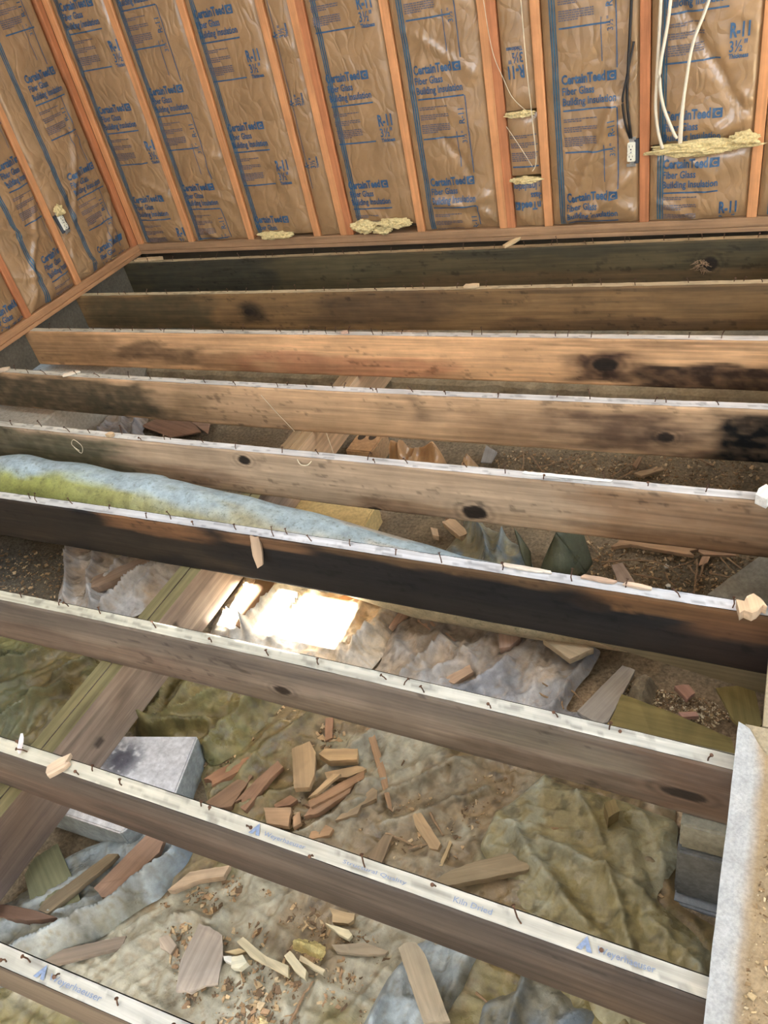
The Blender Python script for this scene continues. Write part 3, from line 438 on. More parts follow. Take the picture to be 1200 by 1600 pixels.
def mat_plastic():
    m, nt, bs = new_mat('dusty_plastic_sheet')
    v = coords(nt, (1, 1, 1))
    n = noise_n(nt, v, 45, 6, 0.7)
    n2 = noise_n(nt, v, 9, 4, 0.6)
    f = remap(nt, n, 0.3, 0.7, 0.78, 1.2)
    c = mulc(nt, tone_out(nt), f)
    nt.links.new(c, bs.inputs['Base Color'])
    nt.links.new(remap(nt, n2, 0.35, 0.65, 0.22, 0.6), bs.inputs['Roughness'])
    bs.inputs['Specular IOR Level'].default_value = 0.55
    rg = nd(nt, 'ShaderNodeTexNoise', noise_type='RIDGED_MULTIFRACTAL')
    rg.inputs['Scale'].default_value = 8; rg.inputs['Detail'].default_value = 3; rg.inputs['Distortion'].default_value = 0.5
    nt.links.new(v, rg.inputs['Vector'])
    ad = nd(nt, 'ShaderNodeMath', operation='MULTIPLY_ADD'); ad.inputs[1].default_value = 0.35
    nt.links.new(rg.outputs['Fac'], ad.inputs[0]); nt.links.new(n, ad.inputs[2])
    bump(nt, bs, ad.outputs[0], 0.5, 0.006)
    return m
M['plastic'] = mat_plastic()

def mat_kraft(name='kraft_facing', col=L(156, 124, 88)):
    m, nt, bs = new_mat(name)
    v = coords(nt, (1, 1, 1))
    n = noise_n(nt, v, 7, 5, 0.6)
    st = coords(nt, (9, 9, 2.5))
    w = nd(nt, 'ShaderNodeTexVoronoi', feature='DISTANCE_TO_EDGE')
    w.inputs['Scale'].default_value = 2.2
    ds = nd(nt, 'ShaderNodeVectorMath', operation='MULTIPLY_ADD')
    nz = nd(nt, 'ShaderNodeTexNoise'); nz.inputs['Scale'].default_value = 5
    nt.links.new(v, nz.inputs['Vector'])
    nt.links.new(nz.outputs['Color'], ds.inputs[0]); ds.inputs[1].default_value = (1.6, 1.6, 1.6)
    nt.links.new(st, ds.inputs[2])
    nt.links.new(ds.outputs[0], w.inputs['Vector'])
    f = remap(nt, n, 0.3, 0.7, 0.82, 1.16)
    nt.links.new(mulc(nt, col, f), bs.inputs['Base Color'])
    bs.inputs['Specular IOR Level'].default_value = 0.5
    bs.inputs['Coat Weight'].default_value = 0.7; bs.inputs['Coat Roughness'].default_value = 0.16
    nt.links.new(remap(nt, n, 0.3, 0.7, 0.3, 0.5), bs.inputs['Roughness'])
    e = remap(nt, w.outputs['Distance'], 0.0, 0.25, 0.0, 1.0)
    ad = nd(nt, 'ShaderNodeMath', operation='MULTIPLY_ADD'); ad.inputs[1].default_value = 0.5
    nt.links.new(e, ad.inputs[0]); nt.links.new(n, ad.inputs[2])
    bump(nt, bs, ad.outputs[0], 0.6, 0.008)
    return m
M['kraft'] = mat_kraft()
M['kraft_crumpled'] = mat_kraft('kraft_crumpled', L(190, 152, 108))
M['kraft_logo'] = mat_plain('kraft_logo_gap', L(150, 118, 82), 0.5)

def mat_duct():
    m, nt, bs = new_mat('algae_stained_duct_wrap')
    v = coords(nt, (1, 1, 1), False)
    n = noise_n(nt, v, 22, 6, 0.7)
    n2 = noise_n(nt, v, 4.0, 4, 0.6)
    n3 = noise_n(nt, v, 60, 5, 0.75)
    t = tone_out(nt)
    c = mulc(nt, t, remap(nt, n, 0.3, 0.7, 0.62, 1.3))
    k = remap(nt, n3, 0.54, 0.66, 0.0, 0.6)
    c = mixc(nt, k, c, L(86, 92, 62))
    nt.links.new(c, bs.inputs['Base Color'])
    bs.inputs['Roughness'].default_value = 0.45
    bump(nt, bs, n, 0.65, 0.008)
    return m
M['duct'] = mat_duct()

# ------------------------------------------------------------------ setting: ground
def G(x, y):
    x = np.asarray(x, float); y = np.asarray(y, float)
    h = -0.485 + 0.035 * (fbm(x * 3.1 + 5, y * 3.1 + 9, 11, 3) - 0.5) + 0.012 * (fbm(x * 16, y * 16, 15, 3) - 0.5)
    h = h + 0.05 * sstep(-1.4, -0.75, y)
    return h

def ground():
    xs = np.arange(-0.35, 4.6, 0.02); ys = np.arange(-5.0, -0.2, 0.02)
    X, Y = np.meshgrid(xs, ys, indexing='ij')
    Z = G(X, Y) + 0.012 * (fbm(X * 40, Y * 40, 21, 3) - 0.5)
    n1 = fbm(X * 2.2, Y * 2.2, 31, 4)[..., None]; n2 = fbm(X * 9, Y * 9, 35, 4)[..., None]
    c = lin((142, 128, 108)) * (1 - n1) + lin((120, 108, 88)) * n1
    c = c * (0.65 + 0.7 * n2)
    grey = (sstep(1.3, 0.4, X) * sstep(-1.9, -2.3, Y))[..., None]
    c = c * (1 - grey) + lin((92, 88, 80)) * (0.7 + 0.6 * n2) * grey
    pale = (sstep(1.7, 2.2, X) * sstep(-2.2, -2.5, Y) * sstep(-3.0, -2.7, Y))[..., None]
    c = c * (1 - 0.6 * pale) + lin((186, 158, 126)) * (0.7 + 0.6 * n2) * 0.6 * pale
    nx, ny = X.shape
    V = np.stack([X, Y, Z], -1).reshape(-1, 3)
    I = np.arange(nx * ny).reshape(nx, ny)
    F = np.stack([I[:-1, :-1], I[1:, :-1], I[1:, 1:], I[:-1, 1:]], -1).reshape(-1, 4)
    obj('ground', V, F, M['soil'], tone=c.reshape(-1, 3), kind='structure')
ground()

# ------------------------------------------------------------------ setting: walls, ceiling, windows, floor
YB = -0.284      # inner face of the back wall's studs
XL = -0.10       # inner face of the left wall's studs
TOP = 2.42
BACK_STUDS = [-0.10, 0.275, 0.684, 1.098, 1.256, 1.294, 1.686, 2.103, 2.141, 2.315, 2.729, 3.151, 3.557, 3.963, 4.37, 4.78, 5.18, 5.56]
LEFT_STUDS = [-0.3222, -0.825, -1.215, -1.62, -2.03, -2.43, -2.84, -3.25, -3.66, -4.06, -4.47, -4.87, -5.28, -5.69]
wb = empty('wall_back', (0, YB, 0), 'structure')
V, F = box(-0.3, YB + 0.089, -0.02, 5.65, YB + 0.105, TOP)
obj('sheathing', V, F, M['sheath'], wb)
for i, x in enumerate(BACK_STUDS):
    lean = (random.random() - 0.5) * 0.008
    V, F = bbox_bev(x, YB, 0.057, x + 0.038, YB + 0.089, TOP, 0.002)
    V = [(a + lean * (c / TOP), b, c) for a, b, c in V]
    obj('stud', V, F, M['stud'] if i in (0, 1, 2, 3, 4, 6, 7, 9, 11) or i > 11 else M['stud_dark'], wb)
V, F = bbox_bev(-0.19, YB - 0.003, 0.019, 5.65, YB + 0.089, 0.057, 0.003)
obj('sole_plate', V, F, M['plate'], wb)
V, F = bbox_bev(-0.19, YB - 0.004, 0.0, 5.65, YB + 0.089, 0.0185, 0.001)
obj('subfloor_strip', V, F, M['plate'], wb)
V, F = bbox_bev(-0.19, YB + 0.03, -0.19, 5.65, YB + 0.068, -0.0005, 0.002)
obj('rim_joist', V, F, M['joist'], wb, tone=lin((66, 56, 42)))

wl = empty('wall_left', (XL, 0, 0), 'structure')
V, F = box(XL - 0.105, -6.0, -0.02, XL - 0.089, 0.0, TOP)
obj('sheathing', V, F, M['sheath'], wl)
for i, y in enumerate(LEFT_STUDS):
    V, F = bbox_bev(XL - 0.089, y, 0.057, XL, y + 0.038, TOP, 0.002)
    obj('stud', V, F, M['stud'] if i % 2 else M['stud_dark'], wl)
V, F = bbox_bev(XL - 0.089, -6.0, 0.019, XL + 0.004, YB - 0.0035, 0.057, 0.003)
obj('sole_plate', V, F, M['plate_left'], wl)
V, F = bbox_bev(XL - 0.089, -6.0, 0.0, XL + 0.006, YB - 0.005, 0.0185, 0.001)
obj('subfloor_strip', V, F, M['plate_left'], wl)
V, F = bbox_bev(XL - 0.075, -6.0, -0.19, XL - 0.037, YB + 0.029, -0.0005, 0.002)
obj('rim_joist', V, F, M['joist'], wl, tone=lin((96, 90, 78)))

def wall_with_hole(name, axis, at, lo, hi, z0, z1, hole, thick, mat):
    """plain wall in the plane axis=at, with one rectangular opening (a0, a1, b0, b1)"""
    a0, a1, b0, b1 = hole
    parts = []
    for (p0, p1, q0, q1) in ((lo, a0, z0, z1), (a1, hi, z0, z1), (a0, a1, z0, b0), (a0, a1, b1, z1)):
        if axis == 'x': parts.append(box(at, p0, q0, at + thick, p1, q1))
        elif axis == 'y': parts.append(box(p0, at, q0, p1, at + thick, q1))
        else: parts.append(box(p0, q0, at, p1, q1, at + thick))
    V, F = cat(parts)
    return obj(name, V, F, mat, kind='structure')

def window_frame(name, axis, at, hole, thick):
    a0, a1, b0, b1 = hole; w = 0.05
    parts = []
    for (p0, p1, q0, q1) in ((a0, a0 + w, b0, b1), (a1 - w, a1, b0, b1), (a0 + w, a1 - w, b0, b0 + w), (a0 + w, a1 - w, b1 - w, b1)):
        if axis == 'x': parts.append(box(at, p0, q0, at + thick, p1, q1))
        elif axis == 'y': parts.append(box(p0, at, q0, p1, at + thick, q1))
        else: parts.append(box(p0, q0, at, p1, q1, at + thick))
    V, F = cat(parts)
    obj(name, V, F, M['paint'], kind='structure')

wall_with_hole('wall_right', 'x', 5.65, -6.0, 0.0, -0.2, TOP, (-3.7, -0.7, 0.9, 2.25), 0.1, M['paint'])
window_frame('window_1', 'x', 5.67, (-3.7, -0.7, 0.9, 2.25), 0.06)
wall_with_hole('wall_front', 'y', -6.1, -0.2, 5.75, -0.2, TOP, (1.0, 4.2, 0.9, 2.25), 0.1, M['paint'])
window_frame('window_2', 'y', -6.08, (1.0, 4.2, 0.9, 2.25), 0.06)
# unseen opening added to the ceiling to shape the sun patch on the ground
hz = TOP + 0.45
def up(x, y, z):
    t = (TOP - z) / -SUN_DIR.z
    return x - SUN_DIR.x * t, y - SUN_DIR.y * t
hx0, hy0 = up(1.70, -2.435, -0.45); hx1, hy1 = up(2.16, -2.252, -0.45)
ceil = wall_with_hole('ceiling', 'z', TOP, -0.2, 5.75, -6.1, 0.0, (hx0, hx1, hy0, hy1), 0.01, M['paint'])
for bx_, bw_ in ((1.84, 0.085), (1.955, 0.042)):   # bars added over the opening to cast dark strips in the sun patch
    q0 = up(bx_ - bw_ / 2, 0, -0.45)[0]
    V, F = box(q0, hy0 - 0.03, TOP + 0.011, q0 + bw_, hy1 + 0.03, TOP + 0.03)
    obj('added_shade_bar', V, F, M['plate'], ceil)

fl = empty('floor', (3.36, -3.0, 0), 'structure')
V, F = bbox_bev(3.345, -5.95, 0.0006, 5.64, -2.748, 0.0185, 0.001)
obj('subfloor_panel', V, F, M['sawdust'], fl, tone=lin((160, 148, 124)))
V, F = bbox_bev(3.375, -2.745, 0.0006, 5.64, YB - 0.01, 0.0185, 0.001)
obj('subfloor_panel', V, F, M['sawdust'], fl, tone=lin((158, 146, 122)))
# torn white underlayment lying on the near subfloor panel
xs = np.linspace(0, 1, 60); ys = np.linspace(0, 1, 220)
A, B = np.meshgrid(xs, ys, indexing='ij')
Yw = -5.9 + 3.14 * B
edge = 3.333 + 0.004 * (fbm(B * 30, B * 0, 41, 3) - 0.5)
Xw = edge + A * (0.62)
tip = sstep(-2.86, -2.76, Yw)
Xw = np.where(Yw > -2.86, edge + A * (0.62) * (1 - 0.0 * tip), Xw)
Ycut = -2.745 - 0.07 * sstep(0.0, 0.10, A) * (1 - 0.0 * A)
Yw = np.minimum(Yw, Ycut)
Zw = 0.0205 + 0.016 * np.exp(-A / 0.03) * sstep(-2.95, -2.76, Yw) + 0.0015 * fbm(Xw * 20, Yw * 20, 44, 3)
n = fbm(Xw * 14, Yw * 14, 47, 4); n2 = fbm(Xw * 60, Yw * 60, 48, 3)
dust = sstep(0.026, 0.05, A * 0.62 + 0.022 * (n - 0.5))[..., None] * 0.95
c = lin((166, 168, 168)) * (1 - dust) + lin((150, 130, 100)) * dust
c = c * (0.82 + 0.36 * n2[..., None])
I = np.arange(A.size).reshape(A.shape)
F = np.stack([I[:-1, :-1], I[1:, :-1], I[1:, 1:], I[:-1, 1:]], -1).reshape(-1, 4)
o = obj('underlayment_sheet', np.stack([Xw, Yw, Zw], -1).reshape(-1, 3), F, M['sawdust'], tone=c.reshape(-1, 3))
tag(o, 'thin whitish underlayment sheet with a torn pointed corner, dusted with sawdust, on the subfloor', 'sheet')

# foundation walls below the framing
V, F = bbox_bev(-0.33, -6.0, -0.6, 0.26, -0.0, -0.235, 0.01, 2)
obj('foundation_wall_left', V, F, M['concrete'], tone=lin((178, 170, 154)), kind='structure')
def back_footing():
    xs = np.arange(0.27, 4.6, 0.015); vs = np.linspace(0, 1, 26)
    X, S = np.meshgrid(xs, vs, indexing='ij')
    lip = 0.02 * (fbm(X * 8, X * 0, 51, 4) - 0.5) * 2
    Y = np.where(S < 0.55, -1.0 + lip + 0.05 * S / 0.55, -0.95 + lip + (S - 0.55) / 0.45 * 0.72)
    Z = np.where(S < 0.55, -0.50 + S / 0.55 * 0.125, -0.375) + 0.022 * (fbm(X * 22, S * 9, 55, 4) - 0.5)
    c = lin((160, 146, 120)) * (0.6 + 0.8 * fbm(X * 18, S * 8, 58, 4))[..., None]
    I = np.arange(X.size).reshape(X.shape)
    F = np.stack([I[:-1, :-1], I[1:, :-1], I[1:, 1:], I[:-1, 1:]], -1).reshape(-1, 4)
    obj('foundation_wall_back', np.stack([X, Y, Z], -1).reshape(-1, 3), F, M['concrete'], tone=c.reshape(-1, 3), kind='structure')
back_footing()

# ------------------------------------------------------------------ insulation batts with their printing
_glyph = {}
def text_mesh(body, size, bold=0.0, res=2):
    key = (body, size, bold)
    if key in _glyph: return _glyph[key]
    c = bpy.data.curves.new('lettering', 'FONT')
    c.body = body; c.size = size; c.offset = bold; c.resolution_u = res
    o = bpy.data.objects.new('lettering', c)
    COL.objects.link(o)
    dg = bpy.context.evaluated_depsgraph_get()
    me = bpy.data.meshes.new_from_object(o.evaluated_get(dg))
    V = [(v.co.x, v.co.y) for v in me.vertices]; F = [tuple(p.vertices) for p in me.polygons]
    bpy.data.objects.remove(o); bpy.data.meshes.remove(me); bpy.data.curves.remove(c)
    _glyph[key] = (np.array(V), F)
    return _glyph[key]

def rect2(x0, y0, x1, y1, n=1):
    V = []; F = []
    for i in range(n + 1):
        t = x0 + (x1 - x0) * i / n
        V += [(t, y0), (t, y1)]
    for i in range(n): F.append((2 * i, 2 * i + 2, 2 * i + 3, 2 * i + 1))
    return np.array(V), F

def fit(body, width, height, bold):
    V, F = text_mesh(body, 1.0, bold)
    w = V[:, 0].max() - V[:, 0].min()
    q = V.copy(); q[:, 0] = (q[:, 0] - V[:, 0].min()) * width / w; q[:, 1] = q[:, 1] * height / 0.70
    return q, F

class Batt:
    def __init__(s, wall, u0, u1, z0, z1, seed, label, bulge=0.02, rough=1.0, group=None, folds=()):
        s.folds = folds
        s.wall, s.u0, s.u1, s.z0, s.z1, s.seed, s.bulge, s.rough = wall, u0, u1, z0, z1, seed, bulge, rough
        nu = max(10, int((u1 - u0) / 0.012)); nz = max(8, int((z1 - z0) / 0.014))
        U, Zz = np.meshgrid(np.linspace(u0, u1, nu), np.linspace(z0, z1, nz), indexing='ij')
        d = s.depth(U, Zz)
        s.root = empty('insulation_batt', s.to3((u0 + u1) / 2, z0, 0.0))
        tag(s.root, label, 'insulation', 'kraft-faced insulation batts between the studs')
        V = s.pts(U.ravel(), Zz.ravel(), d.ravel())
        I = np.arange(nu * nz).reshape(nu, nz)
        a, b = (I[1:, :-1], I[:-1, :-1])
        F = np.stack([I[:-1, :-1], I[1:, :-1], I[1:, 1:], I[:-1, 1:]], -1).reshape(-1, 4)
        obj('paper_facing', V, F, M['kraft'], s.root, smooth=True)
        # fibre body behind the paper
        b0 = s.pts(np.array([u0, u1, u1, u0, u0, u1, u1, u0]), np.array([z0, z0, z1, z1] * 2), np.array([-0.02] * 4 + [-0.08] * 4))
        obj('fiber_core', b0, [(0, 1, 2, 3), (7, 6, 5, 4), (0, 4, 5, 1), (1, 5, 6, 2), (2, 6, 7, 3), (3, 7, 4, 0)], M['fiber'], s.root)
    def depth(s, U, Z):
        t = np.clip((U - s.u0) / (s.u1 - s.u0), 0, 1); w = s.u1 - s.u0
        q = np.clip(4 * t * (1 - t), 0, 1) ** 0.35
        e = np.clip(np.minimum(Z - s.z0, s.z1 - Z) / 0.05, 0, 1) ** 0.5
        d = -0.016 + s.bulge * q * e * (0.8 + 0.5 * fbm(U * 3 + s.seed, Z * 2.3, 61, 2))
        n = ridged(U * 5 + Z * 2.2 + s.seed * 3.7, Z * 4 - U * 2.5, 65, 3)
        d = d + s.rough * (0.012 * (n - 0.45) * q) * (0.5 + 1.2 * np.exp(-(Z - s.z0) / 0.25))
        k = np.abs(((U * 0.8 + Z * 1.3 + 0.12 * fbm(U * 4, Z * 4, 68 + int(s.seed), 2)) * 3.1 + s.seed * .37) % 1.0 - 0.5) * 2
        k2 = np.abs(((U * 1.5 - Z * 0.9 + 0.14 * fbm(U * 4 + 7, Z * 4, 68 + int(s.seed), 2)) * 2.3 + s.seed * .61) % 1.0 - 0.5) * 2
        mk = sstep(0.45, 0.7, fbm(U * 3 + s.seed, Z * 2.5, 73, 2)) * q
        d = d + s.rough * 0.007 * (sstep(0.25, 0.0, k) + sstep(0.2, 0.0, k2)) * mk
        for pl, h, wd in s.folds: d = d + h * np.exp(-(dist_line(U + 0.02 * (fbm(U * 9, Z * 9, 76, 2) - .5), Z, pl) / wd) ** 2) * q
        return d
    def to3(s, u, z, d):
        return (u, YB - d, z) if s.wall == 'back' else (XL + d, u, z)
    def pts(s, u, z, d):
        u = np.asarray(u, float); z = np.asarray(z, float); d = np.asarray(d, float)
        return np.stack([u, YB - d, z], -1) if s.wall == 'back' else np.stack([XL + d, u, z], -1)
    def printed(s, name, parts, mat, lift=0.0034, rot=0, about=(0, 0), parent=None):
        """parts: list of (V2, F) in wall coordinates (u, z), laid on the paper"""
        V = []; F = []
        for v, f in parts:
            if rot:
                ca, sa = math.cos(rot), math.sin(rot)
                x = v[:, 0] - about[0]; y = v[:, 1] - about[1]
                v = np.stack([about[0] + ca * x - sa * y, about[1] + sa * x + ca * y], -1)
            n = len(V); V += v.tolist(); F += [tuple(i + n for i in q) for q in f]
        V = np.array(V)
        keep = []
        ok = (V[:, 0] > s.u0 + 0.004) & (V[:, 0] < s.u1 - 0.004) & (V[:, 1] > s.z0 + 0.004) & (V[:, 1] < s.z1 - 0.004)
        for f in F:
            if all(ok[i] for i in f): keep.append(f)
        if not keep: return None
        used = sorted({i for f in keep for i in f}); mp = {i: k for k, i in enumerate(used)}
        V = V[used]; keep = [tuple(mp[i] for i in f) for f in keep]
        P = s.pts(V[:, 0], V[:, 1], s.depth(V[:, 0], V[:, 1]) + lift)
        return obj(name, P, keep, mat, parent or s.root)
    def stripe(s, u):
        parts = []
        for k in range(3):
            n = max(2, int((s.z1 - s.z0) / 0.02)); z = np.linspace(s.z0 + 0.006, s.z1 - 0.006, n)
            ww = (0.0055, 0.0075, 0.0055)[k]; x = u + (0, 0.009, 0.02)[k] + 0.004 * (fbm(z * 2, z * 0, int(s.seed) + 70, 2) - 0.5)
            V = np.stack([np.stack([x, z], -1), np.stack([x + ww, z], -1)], 1).reshape(-1, 2)
            parts.append((V, [(2 * i, 2 * i + 1, 2 * i + 3, 2 * i + 2) for i in range(n - 1)]))
        e = s.printed('edge_stripe', parts, M['ink_stripe'], 0.0022)
    def brand(s, u, z, rot=0, about=(0, 0)):
        L_ = []
        for body, w, h, dz, bo in (('CertainTeed', 0.172, 0.034, 0, 0.034), ('Fiber Glass', 0.128, 0.028, -0.040, 0.022), ('Building Insulation', 0.212, 0.028, -0.079, 0.024)):
            v, f = fit(body, w, h, bo); L_.append((v + np.array([u, z + dz]), f))
        v, f = rect2(u, z - 0.102, u + 0.214, z - 0.096, 12); L_.append((v, f))
        s.printed('lettering', L_, M['ink'], rot=rot, about=about)
        lg = s.printed('logo', [rect2(u + 0.178, z - 0.004, u + 0.214, z + 0.031, 3)], M['ink'], rot=rot, about=about)
        v, f = fit('C', 0.019, 0.02, 0.02)
        if lg: s.printed('logo_letter', [(v + np.array([u + 0.187, z + 0.003]), f)], M['kraft_logo'], 0.0044, rot, about, lg)
    def fine(s, u, z, rot=0, about=(0, 0)):
        """paragraphs of print far too small to read: rows of short dashes"""
        r = random.Random(int(s.seed * 10 + z * 100)); L_ = []; y = z
        for rows in (2, 3, 5):
            for k in range(rows):
                x = u; end = u + (0.135 if k < rows - 1 else 0.075)
                while x < end:
                    w = r.uniform(0.006, 0.018); L_.append(rect2(x, y, min(x + w, end), y + 0.0046)); x += w + 0.0022
                y -= 0.0078
            y -= 0.016
        sp = s.printed('small_print', L_, M['ink_fine'], rot=rot, about=about)
        if sp: sp['kind'] = 'stuff'
        v, f = rect2(u, y - 0.003, u + 0.195, y + 0.003, 10)
        s.printed('rule', [(v, f)], M['ink'], rot=rot, about=about)
    def rvalue(s, u, z, rot=0, about=(0, 0), sc=1.0):
        L_ = []
        for body, w, h, dz, bo in (('R-11', 0.066, 0.046, 0, 0.034), ('3½"', 0.060, 0.036, -0.047, 0.016), ('Thickness', 0.066, 0.015, -0.069, 0.04)):
            v, f = fit(body, w * sc, h * sc, bo); L_.append((v + np.array([u, z + dz * sc]), f))
        s.printed('lettering', L_, M['ink'], rot=rot, about=about)
    def sidemarks(s, u, z):
        """the mark printed along the right edge: a long rule and a row of small turned numerals"""
        L_ = [rect2(u + 0.03, z - 0.29, u + 0.033, z + 0.03, 1)]
        L_[0] = (np.array([(u + 0.03 + (0.004 if i % 2 else 0), z - 0.29 + 0.32 * (i // 2) / 14) for i in range(30)]), [(2 * i, 2 * i + 1, 2 * i + 3, 2 * i + 2) for i in range(14)])
        L_.append((np.array([(u - 0.025 + (0.003 if i % 2 else 0), z - 0.26 + 0.15 * (i // 2) / 8) for i in range(18)]), [(2 * i, 2 * i + 1, 2 * i + 3, 2 * i + 2) for i in range(8)]))
        for body, w, h, dx, dz, bo in (('R-11', 0.06, 0.026, 0, -0.02, 0.01), ('3½"', 0.05, 0.022, 0, -0.10, 0.004)):
            v, f = fit(body, w, h, bo)
            v = np.stack([u + dx - v[:, 1] + 0.02, z + dz - 0.06 + v[:, 0]], -1); L_.append((v, [q[::1] for q in f]))
        s.printed('edge_mark', L_, M['ink'])

def full(b, u, zs, kind):
    b.stripe(b.u0 + 0.035)
    for z in zs:
        b.brand(u, z); b.fine(u, z - 0.135)
        if kind == 'r': b.rvalue(u + 0.222, z - 0.20)
        elif kind == 'm': b.sidemarks(u + 0.185, z - 0.13)

b = Batt('back', -0.06, 0.273, 0.06, TOP, 1.3, 'kraft-faced insulation batt in the corner bay of the back wall', rough=1.5)
full(b, 0.0, (1.68, 1.22, 0.757, 0.295), 'r')
b = Batt('back', 0.315, 0.682, 0.06, TOP, 2.1, 'kraft-faced insulation batt in the second bay of the back wall from the corner', rough=1.3)
full(b, 0.36, (1.74, 1.27, 0.805, 0.335), 'm')
b = Batt('back', 0.724, 1.096, 0.075, TOP, 3.4, 'kraft-faced insulation batt in the third bay from the corner, yellow tuft at its foot')
full(b, 0.765, (2.0, 1.53, 1.085, 0.60, 0.145), 'r')
b = Batt('back', 1.138, 1.254, 0.06, TOP, 4.2, 'narrow strip of insulation paper squeezed between the third stud and the doubled studs', 0.012)
for z in (1.0, 0.72, 0.44): b.rvalue(1.165, z, math.pi / 2, (1.19, z - 0.02), 0.8)
b.printed('rule', [rect2(1.16, 0.3, 1.163, 1.3, 1)], M['ink'])
b = Batt('back', 1.334, 1.684, 0.095, TOP, 5.5, 'kraft-faced insulation batt with torn yellow fluff showing below it')
full(b, 1.365, (1.67, 1.21, 0.752, 0.285), 'r')
b = Batt('back', 1.726, 2.101, 0.06, TOP, 6.1, 'kraft-faced insulation batt left of the second pair of doubled studs, creased near its foot', 0.02, 1.0, None, (([(1.80, .20), (1.95, .17), (2.06, .21)], .018, .018), ([(1.88, .48), (1.96, .38), (2.0, .30)], -.010, .012), ([(2.02, .16), (2.08, .10)], .016, .016)))
full(b, 1.795, (1.66, 1.20, 0.738, 0.272), 'm')
for i, (za, zb, lab) in enumerate(((0.55, TOP, 'narrow upper insulation piece with upside-down print beside the doubled studs'), (0.285, 0.535, 'middle narrow insulation piece between two ragged yellow seams'), (0.06, 0.265, 'lowest narrow insulation piece with upside-down print below the yellow seam'))):
    b = Batt('back', 2.181, 2.313, za, zb, 7.2 + i, lab, 0.014)
    if i == 0:
        for z in (0.72, 1.18): b.rvalue(2.215, z, math.pi, (2.245, z))
    elif i == 1: b.fine(2.19, 0.45)
    else: b.brand(2.10, 0.16, math.pi, (2.245, 0.165))
b = Batt('back', 2.355, 2.727, 0.06, TOP, 8.4, 'heavily wrinkled kraft-faced insulation batt left of the outlet on the back wall', 0.026, 1.5, None, (([(2.63, .53), (2.555, .36), (2.475, .22), (2.42, .10)], .022, .022), ([(2.70, .26), (2.57, .14), (2.50, .10)], .018, .02), ([(2.66, .45), (2.70, .30)], .014, .015)))
full(b, 2.428, (1.55, 1.09, 0.632, 0.172), 'm')
b = Batt('back', 2.769, 3.149, 0.365, TOP, 9.3, 'upper kraft-faced insulation batt behind the white cables', 0.024, 1.0, None, (([(2.88, .84), (2.95, .72), (3.03, .60), (3.10, .47)], -.02, .014), ([(3.12, .44), (3.02, .40)], .012, .02)))
full(b, 2.822, (1.38, 0.92, 0.458), 'r')
b = Batt('back', 2.769, 3.149, 0.06, 0.335, 10.3, 'short lower insulation batt under the yellow fluff seam below the white cables', 0.02, 1.3)
b.stripe(2.80); b.brand(2.822, 0.275); b.fine(2.822, 0.155); b.rvalue(3.045, 0.085)
for i, (u0, u1) in enumerate(((3.191, 3.555), (3.597, 3.961))):
    b = Batt('back', u0, u1, 0.06, TOP, 11.3 + i, ('kraft-faced insulation batt right of the last stud in view on the back wall', 'kraft-faced insulation batt one bay farther right along the back wall')[i], 0.022)
    full(b, u0 + 0.06, (1.1, 0.6), 'r')
LB = [(-0.785, -0.337, -0.60, (1.45, 0.985, 0.525, 0.135), 'm', 'kraft-faced insulation batt on the left wall between the corner and the outlet stud'),
      (-1.175, -0.827, -0.985, (1.16, 0.70, 0.245), 'm', 'kraft-faced insulation batt on the left wall just nearer than the outlet stud'),
      (-1.58, -1.217, -1.42, (1.06, 0.60, 0.14), 'r', 'kraft-faced insulation batt on the left wall cut by the left picture edge')]
for i, (u0, u1, u, zs, kind, lab) in enumerate(LB):
    b = Batt('left', u0, u1, 0.06, TOP, 20.3 + 1.7 * i, lab, 0.024, 1.8)
    b.stripe(u - 0.075)
    for z in zs:
        b.brand(u, z); b.fine(u, z - 0.135)
        if kind == 'r': b.rvalue(u + 0.06, z - 0.20)
        else: b.sidemarks(u + 0.15, z - 0.13)

# yellow fibre tufts
def tuft(label, c, size, seed, group='yellow fibre tufts'):
    bm = bmesh.new()
    bmesh.ops.create_icosphere(bm, subdivisions=4, radius=1.0)
    for v in bm.verts:
        p = v.co.copy()
        n = mnoise.fractal(p * 1.7 + Vector((seed * 3.1, seed, 0)), 1.0, 2.0, 4)
        n2 = mnoise.fractal(Vector((p.x * size[0], p.y * size[1], p.z * size[2])) * 60 + Vector((seed, 0, 0)), 1.0, 2.0, 3)
        v.co = p * (1 + 0.45 * n) 
        v.co = Vector((v.co.x * size[0], v.co.y * size[1], v.co.z * size[2])) + p * 0.007 * n2
    V = [tuple(v.co) for v in bm.verts]; F = [[v.index for v in f.verts] for f in bm.faces]
    bm.free()
    o = obj('fiber_tuft', V, F, M['fiber'], loc=c, smooth=False)
    tag(o, label, 'insulation', group)
tuft('yellow fibre tuft lying flat on the plate under the third bay', (0.87, YB - 0.008, 0.077), (0.11, 0.022, 0.018), 1)
tuft('fat curl of yellow fibre left in the gap under the fourth wide batt', (1.41, YB - 0.02, 0.105), (0.065, 0.026, 0.032), 2)
tuft('long curl of yellow fibre sagging right of the fat curl', (1.575, YB - 0.018, 0.112), (0.085, 0.024, 0.024), 3)
tuft('low yellow crumb of fibre between the two curls on the plate', (1.50, YB - 0.012, 0.082), (0.05, 0.02, 0.018), 7)
tuft('long ragged yellow fibre seam below the white cables', (2.955, YB - 0.02, 0.352), (0.185, 0.030, 0.026), 4)
tuft('yellow fibre tuft spilling over the stud at the right end of the long seam', (3.12, YB - 0.03, 0.375), (0.055, 0.024, 0.022), 5)
tuft('small yellow fibre seam low in the narrow upside-down bay', (2.247, YB - 0.012, 0.272), (0.062, 0.022, 0.012), 6)
tuft('small yellow fibre seam high in the narrow upside-down bay', (2.247, YB - 0.010, 0.541), (0.062, 0.018, 0.011), 8)
